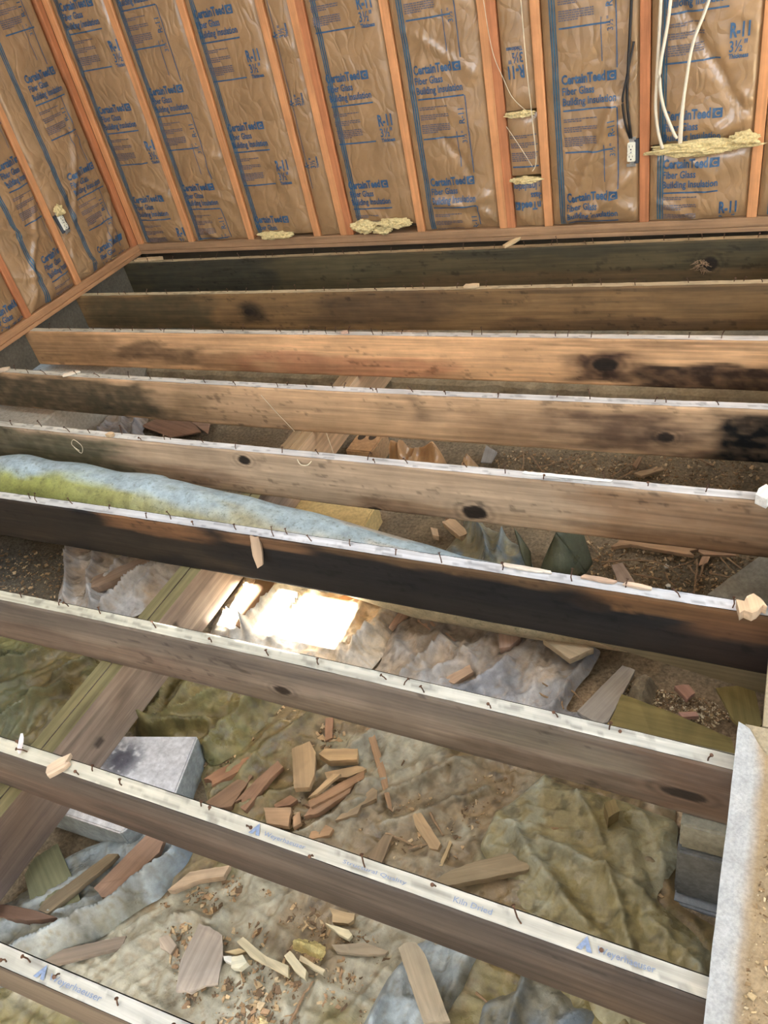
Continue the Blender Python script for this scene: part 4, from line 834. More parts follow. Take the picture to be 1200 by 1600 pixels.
tuft('round yellow fibre tuft above the outlet on the left wall', (XL + 0.02, -0.745, 0.428), (0.022, 0.028, 0.026), 9)

# ------------------------------------------------------------------ outlets and cables
def outlet(label, at, wall):
    """duplex receptacle on a plastic box; local frame: x across, z up, -y out of the wall"""
    r = empty('wall_outlet', at)
    tag(r, label, 'outlet')
    if wall == 'left': r.rotation_euler = (0, 0, math.pi / 2)
    def part(n, vf, m, par=r): return obj(n, vf[0], vf[1], m, par, loc=(0, 0, 0))
    part('outlet_box', bbox_bev(-0.029, 0.0, -0.048, 0.029, 0.06, 0.048, 0.002), M['box_plastic'])
    part('yoke', cat([bbox_bev(-0.012, -0.004, -0.056, 0.012, -0.001, 0.056, 0.001), bbox_bev(-0.019, -0.0045, 0.046, 0.019, -0.0015, 0.058, 0.001), bbox_bev(-0.019, -0.0045, -0.058, 0.019, -0.0015, -0.046, 0.001)]), M['steel'])
    part('receptacle_body', bbox_bev(-0.0165, -0.008, -0.038, 0.0165, 0.02, 0.038, 0.003), M['white_plastic'])
    for s in (-1, 1):
        th = [2 * math.pi * k / 20 for k in range(20)]
        ring = [(max(-0.0145, min(0.0145, 0.0175 * math.cos(t))), 0.0165 * math.sin(t) + s * 0.0195) for t in th]
        V = [(x, -0.008, z) for x, z in ring] + [(x * 0.93, -0.0115, s * 0.0195 + (z - s * 0.0195) * 0.93) for x, z in ring]
        F = [(k, (k + 1) % 20, 20 + (k + 1) % 20, 20 + k) for k in range(20)] + [tuple(range(39, 19, -1))]
        f = part('receptacle_face', (V, F), M['white_plastic'])
        sl_ = cat([box(-0.0075, -0.0121, s * 0.0195 + 0.000, -0.0055, -0.0114, s * 0.0195 + 0.009), box(0.0055, -0.0121, s * 0.0195 + 0.001, 0.0073, -0.0114, s * 0.0195 + 0.008), box(-0.0025, -0.0121, s * 0.0195 - 0.010, 0.0025, -0.0114, s * 0.0195 - 0.005)])
        part('slot', sl_, M['slot'], f)
    for z in (-0.052, 0.0, 0.052):
        part('screw', tube([(0, -0.0125 if z == 0 else -0.0065, z), (0, -0.003, z)], 0.003, 8), M['steel'])
outlet('ivory duplex outlet on the stud of the back wall under the black cable', (2.697, YB - 0.004, 0.352), 'back')
outlet('ivory duplex outlet tilted on its stud on the left wall', (XL + 0.006, -0.745, 0.365), 'left')
bpy.data.objects['wall_outlet.001'].rotation_euler = (0, math.radians(-6), math.pi / 2)

def cable(label, P, r, mat, flat=1.0, grp=None, name='cable'):
    V, F = tube(smooth_path(P, 8), r, 8, True, flat)
    tag(obj(name, V, F, mat, smooth=True), label, 'cable', grp)
yb = YB - 0.035
cable('leftmost of the white cables, bowing left down to the yellow seam', [(2.83, yb, 2.4), (2.82, yb, 1.3), (2.808, yb - 0.01, 0.87), (2.800, yb - 0.012, 0.65), (2.796, yb - 0.01, 0.52), (2.806, yb - 0.004, 0.43), (2.822, yb + 0.012, 0.36)], 0.0065, M['cable'])
cable('middle white cable, crossing the left one and bending right to the yellow seam', [(2.87, yb, 2.4), (2.86, yb, 1.3), (2.842, yb - 0.018, 0.87), (2.812, yb - 0.024, 0.66), (2.822, yb - 0.022, 0.54), (2.862, yb - 0.012, 0.43), (2.876, yb - 0.002, 0.40)], 0.0062, M['cable'])
cable('thick white cable hanging right of the crossed pair', [(3.25, yb, 2.4), (3.08, yb, 1.25), (2.975, yb - 0.014, 0.87), (2.925, yb - 0.02, 0.73), (2.905, yb - 0.018, 0.60), (2.893, yb - 0.012, 0.48), (2.888, yb + 0.01, 0.355)], 0.0085, M['cable'], 0.7)
cable('black cable dropping along the stud into the outlet', [(2.735, YB - 0.008, 2.4), (2.712, YB - 0.012, 1.2), (2.700, YB - 0.016, 0.88), (2.688, YB - 0.02, 0.66), (2.684, YB - 0.02, 0.55), (2.695, YB - 0.016, 0.44), (2.698, YB - 0.005, 0.405)], 0.0055, M['cable_dark'])
cable('second thinner black cable looping out left of the first', [(2.708, YB - 0.008, 0.75), (2.680, YB - 0.022, 0.62), (2.668, YB - 0.026, 0.55), (2.676, YB - 0.022, 0.47), (2.692, YB - 0.006, 0.405)], 0.0045, M['cable_dark'])
cable('thin pale string slanting down from the doubled studs across the narrow bay', [(2.13, YB - 0.004, 1.05), (2.15, YB - 0.006, 0.8), (2.19, YB - 0.012, 0.68), (2.23, YB - 0.02, 0.6), (2.31, YB - 0.01, 0.52)], 0.0016, M['string'], name='string')
cable('pale wire running down the right side of the narrow bay', [(2.285, YB - 0.02, 2.3), (2.29, YB - 0.022, 0.9), (2.30, YB - 0.024, 0.55), (2.305, YB - 0.024, 0.36), (2.285, YB - 0.024, 0.31)], 0.0022, M['string'], name='string')
cable('fine pale string crossing the middle narrow piece', [(2.185, YB - 0.018, 0.50), (2.235, YB - 0.022, 0.42), (2.285, YB - 0.020, 0.33)], 0.0014, M['string'], name='string')

# ------------------------------------------------------------------ floor joists
JH, JT = 0.19, 0.038
ORD = ['first', 'second', 'third', 'fourth', 'fifth', 'sixth', 'seventh', 'eighth', 'ninth']
JDESC = {1: 'dark mossy floor joist, first from the back wall', 2: 'brown floor joist, second from the back wall, dark at its left end',
         3: 'glowing orange floor joist, third from the back wall, with a big dark knot', 4: 'tan floor joist, fourth from the back wall, blackened at its right end',
         5: 'tan floor joist with two dark knots behind the duct, fifth from the back wall', 6: 'charred-looking black floor joist in front of the duct, sixth from the back wall',
         7: 'grey-brown floor joist with an eye-shaped knot at its right end, seventh from the back wall', 8: 'dark brown floor joist with stamped white top, eighth from the back wall',
         9: 'nearest floor joist, only its stamped top corner showing at the lower left'}
TOPC = {1: (160, 136, 102), 2: (184, 164, 132), 3: (196, 188, 178), 4: (196, 192, 188), 5: (194, 192, 190), 6: (184, 186, 190), 7: (182, 182, 174), 8: (184, 182, 172), 9: (184, 184, 180)}

def nail_mesh(seed):
    r = random.Random(seed)
    h = r.uniform(0.012, 0.03); bx = r.uniform(-0.35, 0.5) * h; by = r.uniform(-0.4, 0.4) * h
    P = [(0, 0, -0.004), (bx * 0.2, by * 0.2, h * 0.5), (bx, by, h)]
    a = tube(P, 0.0016, 5)
    t = (Vector(P[2]) - Vector(P[1])).normalized()
    e = Vector(P[2]) + t * 0.0015
    bb = tube([P[2], tuple(e)], 0.0038, 7)
    V, F = cat([a, bb])
    return mesh_data('nail', V, F, M['nail'])
NAILS = [nail_mesh(i) for i in range(10)]

def joist(k):
    a, b_, c_ = JOIST_LINE[k - 1] if k < 9 else (0, 0.04, -3.70)
    x0, x1 = XL - 0.036, 4.55
    xs = np.concatenate([np.arange(x0, 3.5, 0.006), np.arange(3.5, x1 + 0.01, 0.05)]); nx = len(xs)
    yf = a * xs ** 2 + b_ * xs + c_
    if k > 1: pass
    nf = 30
    v = np.linspace(0, 1, nf)
    X = np.repeat(xs[:, None], nf, 1); Vv = np.repeat(v[None, :], nx, 0)
    top_j = 0.0018 * (fbm(xs * 14, xs * 0 + k, 80 + k, 3) - 0.5)
    bot_j = 0.004 * (fbm(xs * 7, xs * 0 + k, 90 + k, 3) - 0.5)
    Zf = (top_j[:, None]) * (1 - Vv) + (-JH + bot_j[:, None]) * Vv
    rnd = 0.003
    Yf = yf[:, None] + rnd * (np.exp(-Vv * 60) + np.exp(-(1 - Vv) * 60)) + 0.0015 * (fbm(X * 10, Vv * 8, 100 + k, 3) - 0.5)
    # colours of the front face: base, grain, stains, knots, painted hole
    base = lin(JOIST_BASE.get(k, (44, 37, 34)))
    dv = np.zeros_like(X)
    rings = np.zeros_like(X); kn = np.zeros_like(X)
    for (kx, kv, rx, rz) in JOIST_KNOTS_HOLE.get(k, []):
        r = np.sqrt(((X - kx) / rx) ** 2 + ((Vv - kv) * JH / rz) ** 2)
        dv += 0.10 * np.exp(-(r / 2.2) ** 2) * np.sign(Vv - kv + 1e-6)
        wob = r + 0.35 * (fbm(X * 40, Vv * 12, 120 + k, 3) - 0.5)
        kn = np.maximum(kn, sstep(1.05, 0.75, wob))
        rings = np.maximum(rings, (0.5 + 0.5 * np.cos(wob * 9)) * np.exp(-((r - 1.3) / 0.7) ** 2) * 0.6)
    gr = fbm(X * 2.2 + k * 7, (Vv + dv) * 26 + 0.4 * fbm(X * 3, Vv * 3, 130 + k, 2) * 6, 140 + k, 3)
    col = base[None, None, :] * (0.78 + 0.44 * gr)[..., None]
    big = fbm(X * 3.3 + 3 * k, Vv * 2.2, 150 + k, 4)
    col = col * (0.75 + 0.5 * big)[..., None]
    for i, (sx0, sx1, v0, v1, sc_, st, soft) in enumerate(JOIST_STAINS.get(k, [])):
        w = 1.5 * (fbm(X * 6, Vv * 4.0, 160 + 7 * k + i, 5) - 0.5)
        ex = max(0.05, min(0.16, soft * 0.8 * (sx1 - sx0))); ev = max(0.08, soft * 0.8 * (v1 - v0))
        xx = X + w * ex * 1.6; vv = Vv + w * ev * 1.4 + 0.12 * (gr - 0.5)
        m = sstep(sx0 - ex * 0.5, sx0 + ex, xx) * sstep(sx1 + ex * 0.5, sx1 - ex, xx) * sstep(v0 - ev * 0.5, v0 + ev * 0.5, vv) * sstep(v1 + ev * 0.5, v1 - ev * 0.5, vv)
        m = (m * st * np.clip(0.72 + 0.5 * fbm(X * 26, Vv * 9, 177 + i, 4), 0, 1.05))[..., None]
        col = col * (1 - m) + lin(sc_) * (0.7 + 0.6 * gr)[..., None] * m
    speck = sstep(0.64, 0.76, fbm(X * 30, Vv * 14, 170 + k, 4)) * sstep(0.45, 0.65, fbm(X * 2, Vv * 2, 175 + k, 2))
    col = col * (1 - 0.45 * speck)[..., None]
    col = col * (1 - 0.55 * rings)[..., None]
    col = col * (1 - kn)[..., None] + lin((34, 26, 20)) * (0.8 + 0.8 * fbm(X * 90, Vv * 30, 180, 2))[..., None] * kn[..., None]
    rawedge = sstep(0.05, 0.0, Vv - 0.02 * (fbm(X * 20, Vv * 0, 185 + k, 3)))[..., None]
    nt_ = 5
    tt = np.linspace(0, 1, nt_)
    Xt = np.repeat(xs[:, None], nt_, 1); Tt = np.repeat(tt[None, :], nx, 0)
    Yt = yf[:, None] + rnd * 1.0 + (JT - rnd * 2) * Tt + rnd * 0.3
    Zt = top_j[:, None] + 0.0006 + 0.0012 * (fbm(Xt * 30, Tt * 3, 190 + k, 2) - 0.5)
    ct = lin(TOPC[k]) * (0.8 + 0.4 * fbm(Xt * 5, Tt * 2, 195 + k, 4))[..., None]
    leftish = sstep(2.0, 0.3, Xt)[..., None] if k < 7 else sstep(3.2, 1.2, Xt)[..., None]
    ct = ct * (1 - 0.5 * leftish) + lin((182, 176, 146)) * 0.5 * leftish * (0.8 + 0.4 * fbm(Xt * 6, Tt * 3, 196, 3))[..., None]
    sp = sstep(0.62, 0.74, fbm(Xt * 22, Tt * 4, 199 + k, 4))[..., None]
    ct = ct * (1 - 0.4 * sp)
    Vs = []; Fs = []; Ts = []
    def add(Xa, Ya, Za, Ca):
        n0 = sum(len(q) for q in Vs)
        nn, mm = Xa.shape
        I = n0 + np.arange(nn * mm).reshape(nn, mm)
        Vs.append(np.stack([Xa, Ya, Za], -1).reshape(-1, 3)); Ts.append(Ca.reshape(-1, 3))
        Fs.append(np.stack([I[:-1, :-1], I[:-1, 1:], I[1:, 1:], I[1:, :-1]], -1).reshape(-1, 4))
    add(X, Yf, Zf, col)
    add(Xt[:, ::-1], Yt[:, ::-1], Zt[:, ::-1], ct[:, ::-1])
    Xb = np.repeat(xs[:, None], 2, 1)
    add(Xb, np.stack([yf + JT, yf + JT], 1), np.stack([bot_j - JH, top_j], 1), np.ones((nx, 2, 3)) * base * 0.8)
    add(Xb, np.stack([yf + rnd, yf + JT], 1), np.stack([bot_j - JH, bot_j - JH], 1), np.ones((nx, 2, 3)) * base * 0.8)
    V = np.concatenate(Vs); F = np.concatenate(Fs); T = np.concatenate(Ts)
    e0 = len(V); xe = xs[0]
    ymid = float(yf[0])
    root = empty('floor_joist', (float(xe), ymid, -JH))
    tag(root, JDESC[k], 'joist', 'bared floor joists')
    obj('board', V, F, M['joist'], root, tone=T)
    r = random.Random(40 + k); x = 0.02 if k < 6 else 0.6
    while x < 3.3:
        yy = a * x * x + b_ * x + c_
        for q in range(r.choice((1, 1, 1, 2))):
            px = x + q * r.uniform(0.02, 0.05)
            me = r.choice(NAILS)
            link('nail', me, root, (px - float(xe), yy + r.uniform(0.008, 0.03) - ymid, JH + 0.0005), (r.uniform(-.3, .3), r.uniform(-.3, .3), r.uniform(0, 6.28)))
        x += r.uniform(0.09, 0.21)
    return root, (a, b_, c_)
JO = {}
for k in range(1, 10): JO[k] = joist(k)

def stamp(k, x, body, w, h, tri=False):
    root, (a, b_, c_) = JO[k]
    yy = a * x * x + b_ * x + c_
    sl_ = 2 * a * x + b_
    parts = []
    off = 0
    if tri:
        t = [(0, 0), (0.026, 0), (0.013, 0.024), (0.013, 0.008), (0.0085, 0.0), (0.0175, 0.0)]
        parts.append((np.array([(0, 0), (0.009, 0), (0.013, 0.009), (0.017, 0), (0.026, 0), (0.013, 0.024)]), [(0, 1, 2, 5), (2, 3, 4, 5)]))
        off = 0.032
    v, f = fit(body, w, h, 0.004)
    parts.append((v + np.array([off, 0.004]), f))
    V = []; F = []
    for v, f in parts:
        n = len(V); V += [(x + p[0], yy + 0.009 + p[1] + sl_ * p[0], 0.0031) for p in v]; F += [tuple(i + n for i in q) for q in f]
    obj('grade_stamp', V, F, M['stamp'], root)
stamp(8, 2.49, 'Weyerhaeuser', 0.095, 0.009, True)
stamp(8, 2.70, 'Structural Quality', 0.13, 0.007)
stamp(8, 2.92, 'Kiln Dried', 0.07, 0.010)
stamp(8, 3.135, 'Weyerhaeuser', 0.09, 0.011, True)
stamp(9, 2.245, 'Weyerhaeuser', 0.12, 0.011, True)

# splinters and chips left on the joists
def scrap(name, label, ct, grp, P, z, th, tilt, colr, jag, mat='scrap', seed=0):
    P = [Vector((p[0], p[1])) for p in P]
    c = sum(P, Vector((0, 0))) / len(P)
    best = max(((P[(i + 1) % len(P)] - P[i]) for i in range(len(P))), key=lambda d: d.length)
    ang = math.atan2(best.y, best.x)
    R_ = Matrix.Rotation(-ang, 2)
    Q = [R_ @ (p - c) for p in P]
    area = sum(Q[i].x * Q[(i + 1) % len(Q)].y - Q[(i + 1) % len(Q)].x * Q[i].y for i in range(len(Q)))
    if area < 0: Q.reverse()
    r = random.Random(seed)
    wmean = abs(area) * 0.5 / max(q.x for q in Q) / 2
    ring = []
    for i in range(len(Q)):
        p, q = Q[i], Q[(i + 1) % len(Q)]
        d = q - p; n = max(1, int(d.length / 0.012))
        across = abs(d.normalized().x) < 0.75 if d.length > 1e-6 else False
        for j in range(n):
            s = p + d * (j / n)
            amp = min(0.0014 + (0.012 * jag if across else 0.0), 0.22 * wmean)
            if j: s = s + Vector((r.uniform(-amp, amp) * (1.4 if across else .5), r.uniform(-amp, amp) * .6))
            ring.append(s)
    if jag >= 1:   # long splinter teeth at the broken end
        for i in range(len(ring)):
            if ring[i].x > 0.75 * max(q.x for q in ring) and i % 2: ring[i].x -= min(r.uniform(0.0, 0.02) * jag, 0.8 * wmean)
    n = len(ring)
    bow = r.uniform(-0.1, 0.1)
    V = [(p.x, p.y, th + bow * p.x * p.x + r.uniform(-.0008, .0008)) for p in ring] + [(p.x * 0.985, p.y * 0.97, bow * p.x * p.x) for p in ring]
    F = [tuple(range(n)), tuple(range(2 * n - 1, n - 1, -1))] + [(i, n + i, n + (i + 1) % n, (i + 1) % n) for i in range(n)]
    base = lin(colr); base = base * 0.74 + 0.26 * base.mean()
    T = np.array([base * (0.85 + 0.3 * r.random()) for _ in range(2 * n)])
    T[n:] *= 0.8
    o = obj(name, V, F, M[mat], tone=T, loc=(c.x, c.y, z), rot=(tilt[0], tilt[1], ang))
    tag(o, label, ct, grp)
    return o

for i, (name, label, ct, grp, P, lift, th, tilt, colr, jag) in enumerate(SCRAPS):
    cx = sum(p[0] for p in P) / len(P); cy = sum(p[1] for p in P) / len(P)
    g = float(G(cx, cy)) + 0.012
    rr = random.Random(i)
    tl = (tilt[0] + rr.uniform(-.10, .10) * (th > .004), tilt[1] + rr.uniform(-.06, .06))
    mt = 'concrete' if 'paver' in name else 'scrap'
    scrap(name, label, ct, grp, P, g + lift * 0.75, th, tl, colr, jag, mt, i)
def on_joist(k, label, x, dy, ln, wd, th, ang, colr, zoff=0.003, tilt=(0, 0), jag=1, name='splinter'):
    a, b_, c_ = JO[k][1]
    y = a * x * x + b_ * x + c_ + dy
    P = [(-ln / 2, -wd / 2), (ln * .1, -wd * .6), (ln / 2, -wd * .3), (ln / 2 - .004, wd * .3), (0, wd / 2), (-ln / 2 + .006, wd * .4)]
    ca, sa = math.cos(ang), math.sin(ang)
    P = [(x + ca * u - sa * v, y + sa * u + ca * v) for u, v in P]
    scrap(name, label, 'scrap', 'splinters left on the joists', P, zoff, th, tilt, colr, jag, seed=int(x * 1000) + k)
on_joist(8, 'shredded wood splinter across the eighth joist near the girder', 1.98, 0.015, 0.065, 0.03, 0.012, 1.0, (206, 176, 140), 0.004, jag=2)
on_joist(8, 'white upright sliver on the eighth joist above the girder', 1.85, 0.03, 0.05, 0.014, 0.006, 1.2, (222, 210, 214), 0.024, (0.0, -0.9))
on_joist(6, 'wedge of split wood hanging on the face of the sixth joist', 2.02, -0.012, 0.10, 0.028, 0.012, -1.25, (172, 140, 104), -0.045, (0.0, 1.05))
on_joist(6, 'long flat splinter along the back edge of the sixth joist', 2.82, 0.03, 0.13, 0.012, 0.005, -0.03, (216, 202, 182))
on_joist(6, 'short dark-ended splinter right of the long flat one on the sixth joist', 3.0, 0.03, 0.09, 0.012, 0.006, -0.05, (196, 160, 128))
on_joist(6, 'raised torn splinter at the right of the sixth joist', 3.09, 0.028, 0.07, 0.012, 0.006, -0.08, (200, 172, 142))
on_joist(6, 'shattered orange wood lump at the right end of the sixth joist', 3.33, 0.006, 0.06, 0.045, 0.025, 0.4, (216, 178, 132), jag=2)
on_joist(5, 'splintered white wood end at the right of the fifth joist', 3.335, 0.004, 0.06, 0.035, 0.03, 1.2, (232, 226, 214), jag=2)
on_joist(5, 'long loose white sliver on top of the fifth joist', 2.83, 0.024, 0.26, 0.010, 0.004, -0.01, (230, 226, 218))
on_joist(5, 'small tan block sitting on the fifth joist near the left', 1.12, 0.012, 0.035, 0.02, 0.012, 0.0, (206, 170, 118), jag=0, name='wood_chip')
on_joist(4, 'pale chip on the left end of the fourth joist', 0.12, 0.015, 0.06, 0.03, 0.01, 0.5, (212, 184, 150))
on_joist(4, 'diagonal pale splinter on the fourth joist', 0.55, 0.02, 0.08, 0.022, 0.008, 0.55, (220, 204, 176))
on_joist(3, 'small pink chip on the third joist', 1.72, 0.015, 0.03, 0.015, 0.01, 0.2, (214, 166, 132), name='wood_chip')
on_joist(2, 'flat tan chip on the second joist', 2.13, 0.02, 0.07, 0.024, 0.012, 0.1, (206, 176, 126), name='wood_chip')
on_joist(1, 'yellow splinter bridging the first joist and the plate', 2.17, 0.045, 0.11, 0.022, 0.012, 1.1, (214, 178, 118), 0.004)
on_joist(1, 'splintered pale board end at the left corner of the first joist', 0.05, 0.03, 0.2, 0.035, 0.012, 0.08, (206, 172, 118), 0.004, jag=2)

yj = lambda k, x: JO[k][1][0] * x * x + JO[k][1][1] * x + JO[k][1][2]
cable('thin pale thread hanging slantwise down the face of the fourth joist', [(1.555, yj(4, 1.555) - 0.004, -0.03), (1.60, yj(4, 1.6) - 0.006, -0.10), (1.665, yj(4, 1.66) - 0.012, -0.185)], 0.0011, M['string'], name='string')
cable('loop of thin pale thread on the face of the fifth joist above the duct', [(0.925, yj(5, .9) - 0.005, -0.075), (0.905, yj(5, .9) - 0.008, -0.045), (0.93, yj(5, .9) - 0.008, -0.02), (0.955, yj(5, .9) - 0.007, -0.05), (0.93, yj(5, .9) - 0.006, -0.085), (0.905, yj(5, .9) - 0.005, -0.06)], 0.0013, M['string'], name='string')
cable('short curl of pale thread under the lip of the fifth joist', [(1.945, yj(5, 1.95) - 0.002, -0.008), (1.96, yj(5, 1.95) - 0.012, -0.02), (1.985, yj(5, 1.95) - 0.012, -0.02), (2.0, yj(5, 1.95) - 0.003, -0.009)], 0.0018, M['string'], name='string')
cable('thin pale thread standing down from the fourth joist beside the hollow block', [(1.80, -1.645, -0.19), (1.815, -1.66, -0.25), (1.845, -1.69, -0.33)], 0.0012, M['string'], name='string')
# straw-like frayed nest over the painted hole of the first joist
nr = random.Random(77); parts = []
hx = 3.0; hy = yj(1, hx)
for i in range(60):
    a = nr.uniform(-1.2, 1.2); ln_ = nr.uniform(0.012, 0.04)
    p0 = (hx + nr.uniform(-.018, .018), hy + 0.004, -0.10 + nr.uniform(-.03, .02))
    parts.append(tube([p0, (p0[0] + ln_ * .5 * math.sin(a), hy - 0.008, p0[2] - ln_ * .2 * math.cos(a)), (p0[0] + ln_ * math.sin(a), hy - 0.012 - nr.random() * .01, p0[2] - ln_ * math.cos(a) * .7 + .01)], [0.0013, 0.0011, 0.0006], 4))
V, F = cat(parts)
o = obj('straw_nest', V, F, M['twig'], kind='stuff')
tag(o, 'frayed straw-like nest sticking out of a hole in the first joist', 'nest', kind='stuff')

# ------------------------------------------------------------------ girder, piers, ledger
gr_ = empty('girder_beam', (1.69, -3.0, -0.375))
tag(gr_, 'mossy double-plank girder running under the joists towards the back wall', 'beam')
def plank(x0, x1, tl, side):
    ys = np.arange(-5.2, -0.2, 0.01); n = len(ys); m = 16
    parts = []
    top = np.stack(np.meshgrid(ys, np.linspace(x0, x1, 6), indexing='ij'), -1)
    v = np.linspace(0, 1, m)
    Vs = []; Fs = []; Ts = []; n0 = 0
    def add(X, Y, Z, C):
        nonlocal n0
        a, b2 = X.shape; I = n0 + np.arange(a * b2).reshape(a, b2)
        Vs.append(np.stack([X, Y, Z], -1).reshape(-1, 3)); Ts.append(C.reshape(-1, 3)); n0 += a * b2
        Fs.append(np.stack([I[:-1, :-1], I[1:, :-1], I[1:, 1:], I[:-1, 1:]], -1).reshape(-1, 4))
    X, Y = np.meshgrid(np.linspace(x0, x1, 6), ys, indexing='ij')
    Zt = -0.1905 - 0.002 * fbm(X * 30, Y * 6, 210, 3) + 0 * X
    fr = sstep(-3.6, -2.2, Y)[..., None]; far = sstep(-2.1, -1.8, Y)[..., None]
    gn = fbm(X * 25, Y * 3, 215, 4)[..., None]
    C = (lin((124, 116, 82)) * (1 - far) + lin((150, 126, 96)) * far) * (0.7 + 0.6 * gn)
    add(X, Y, Zt, C)
    Y2, Vv = np.meshgrid(ys, v, indexing='ij')
    for sx, sgn in ((x1, 1), (x0, -1)):
        Xs = np.full_like(Y2, sx) + 0.0012 * (fbm(Y2 * 8, Vv * 5, 220, 3) - 0.5)
        Zs = -0.1915 - (0.184) * Vv
        g2 = fbm(Y2 * 3, Vv * 16, 225, 4)[..., None]; st = fbm(Y2 * 4, Vv * 3, 229, 4)[..., None]
        c1 = lin((150, 134, 120)) * (0.65 + 0.6 * g2)
        dk = sstep(0.45, 0.6, st) * 0.5
        c1 = c1 * (1 - dk) + lin((92, 76, 68)) * dk
        bl = sstep(-3.2, -3.45, Y2)[..., None] * 0.6
        c1 = c1 * (1 - bl) + lin((84, 80, 84)) * bl
        fa = sstep(-1.95, -1.75, Y2)[..., None]
        c1 = c1 * (1 - fa) + lin((214, 180, 142)) * (0.8 + 0.3 * g2) * fa
        for ky, kv in ((-2.62, .35), (-3.02, .62), (-3.4, .4)):
            r2 = np.sqrt(((Y2 - ky) / .02) ** 2 + ((Vv - kv) * .184 / .016) ** 2)[..., None]
            q = sstep(1.15, .7, r2); c1 = c1 * (1 - .7 * q)
        if sgn < 0: Xs, Y3, Zs, c1 = Xs[:, ::-1], Y2[:, ::-1], Zs[:, ::-1], c1[:, ::-1]
        else: Y3 = Y2
        add(Xs, Y3, Zs, c1)
    obj('girder_plank', np.concatenate(Vs), np.concatenate(Fs), M['girder'], gr_, tone=np.concatenate(Ts))
plank(1.652, 1.690, 0, -1)
plank(1.694, 1.734, 0, 1)

def block_grid(x0, y0, z0, x1, y1, z1, b=0.006):
    bm = bmesh.new()
    V, F = box(x0, y0, z0, x1, y1, z1)
    vs = [bm.verts.new(v) for v in V]
    for f in F: bm.faces.new([vs[i] for i in f])
    bmesh.ops.bevel(bm, geom=bm.edges[:], offset=b, segments=2, affect='EDGES')
    bmesh.ops.subdivide_edges(bm, edges=[e for e in bm.edges if e.calc_length() > 0.05], cuts=10, use_grid_fill=True)
    for v in bm.verts:
        v.co += Vector((1, 1, 1)) * 0.0012 * mnoise.noise(v.co * 90)
    bm.verts.index_update()
    V = [tuple(v.co) for v in bm.verts]; F = [[v.index for v in f.verts] for f in bm.faces]
    bm.free()
    return V, F
def conc(name, label, b, col, rotz=0, dirt=None):
    x0, y0, z0, x1, y1, z1 = b
    cx, cy = (x0 + x1) / 2, (y0 + y1) / 2
    V, F = block_grid(x0 - cx, y0 - cy, 0, x1 - cx, y1 - cy, z1 - z0)
    P = np.array(V)
    T = lin(col) * (0.8 + 0.4 * fbm(P[:, 0] * 30 + 9, P[:, 1] * 30 + P[:, 2] * 17, 240, 3))[:, None]
    if dirt:
        d = np.hypot(P[:, 0] - dirt[0], P[:, 1] - dirt[1]) / dirt[2] + 1.1 * (fbm(P[:, 0] * 60, P[:, 1] * 60, 244, 4) - 0.5)
        q = sstep(1.0, 0.35, d)[:, None]; T = T * (1 - q * .75) + lin((50, 46, 62)) * q * .75
    o = obj(name, V, F, M['concrete'], tone=T, loc=(cx, cy, z0), rot=(0, 0, rotz))
    tag(o, label, 'block', 'concrete blocks of the piers')
    return o
def cap_block():
    P = [(1.58, -3.212), (1.924, -3.202), (2.002, -3.058), (1.957, -2.885), (1.60, -2.985)]
    bm = bmesh.new()
    lo = [bm.verts.new((x - 1.78, y + 3.06, 0)) for x, y in P]; hi = [bm.verts.new((x - 1.78, y + 3.06, 0.117)) for x, y in P]
    bm.faces.new(hi); bm.faces.new(lo[::-1])
    for i in range(5): bm.faces.new((lo[i], lo[(i + 1) % 5], hi[(i + 1) % 5], hi[i]))
    bmesh.ops.bevel(bm, geom=bm.edges[:], offset=0.004, segments=2, affect='EDGES')
    bmesh.ops.triangulate(bm, faces=bm.faces[:])
    for _ in range(6):
        bmesh.ops.subdivide_edges(bm, edges=[e for e in bm.edges if e.calc_length() > 0.010], cuts=1)
        bmesh.ops.triangulate(bm, faces=[f for f in bm.faces if len(f.verts) > 3])
    bm.verts.index_update()
    V = np.array([tuple(v.co) for v in bm.verts]); F = [[v.index for v in f.verts] for f in bm.faces]
    bm.free()
    T = lin((196, 196, 198)) * (0.8 + 0.4 * fbm(V[:, 0] * 30 + 9, V[:, 1] * 30 + V[:, 2] * 17, 240, 3))[:, None]
    d = np.hypot(V[:, 0] - 0.0, V[:, 1] - 0.04) / 0.085
    q = (sstep(1.15, 0.2, d) * sstep(0.42, 0.6, fbm(V[:, 0] * 70, V[:, 1] * 70, 244, 4) + 0.25 * (1 - np.clip(d, 0, 1))))[:, None]
    T = T * (1 - q * .85) + lin((44, 42, 58)) * q * .85
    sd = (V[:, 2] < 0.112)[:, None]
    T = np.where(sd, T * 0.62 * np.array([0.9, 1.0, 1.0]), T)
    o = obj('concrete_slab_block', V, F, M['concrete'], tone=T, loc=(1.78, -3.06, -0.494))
    tag(o, 'solid grey cap block with a dark splattered patch, under the near end of the girder', 'block', 'concrete blocks of the piers')
cap_block()
conc('concrete_block', 'pale solid block with a mortar-smeared end under the girder behind the duct', (1.62, -1.98, -0.48, 2.05, -1.80, -0.378), (196, 172, 120), 0.03)
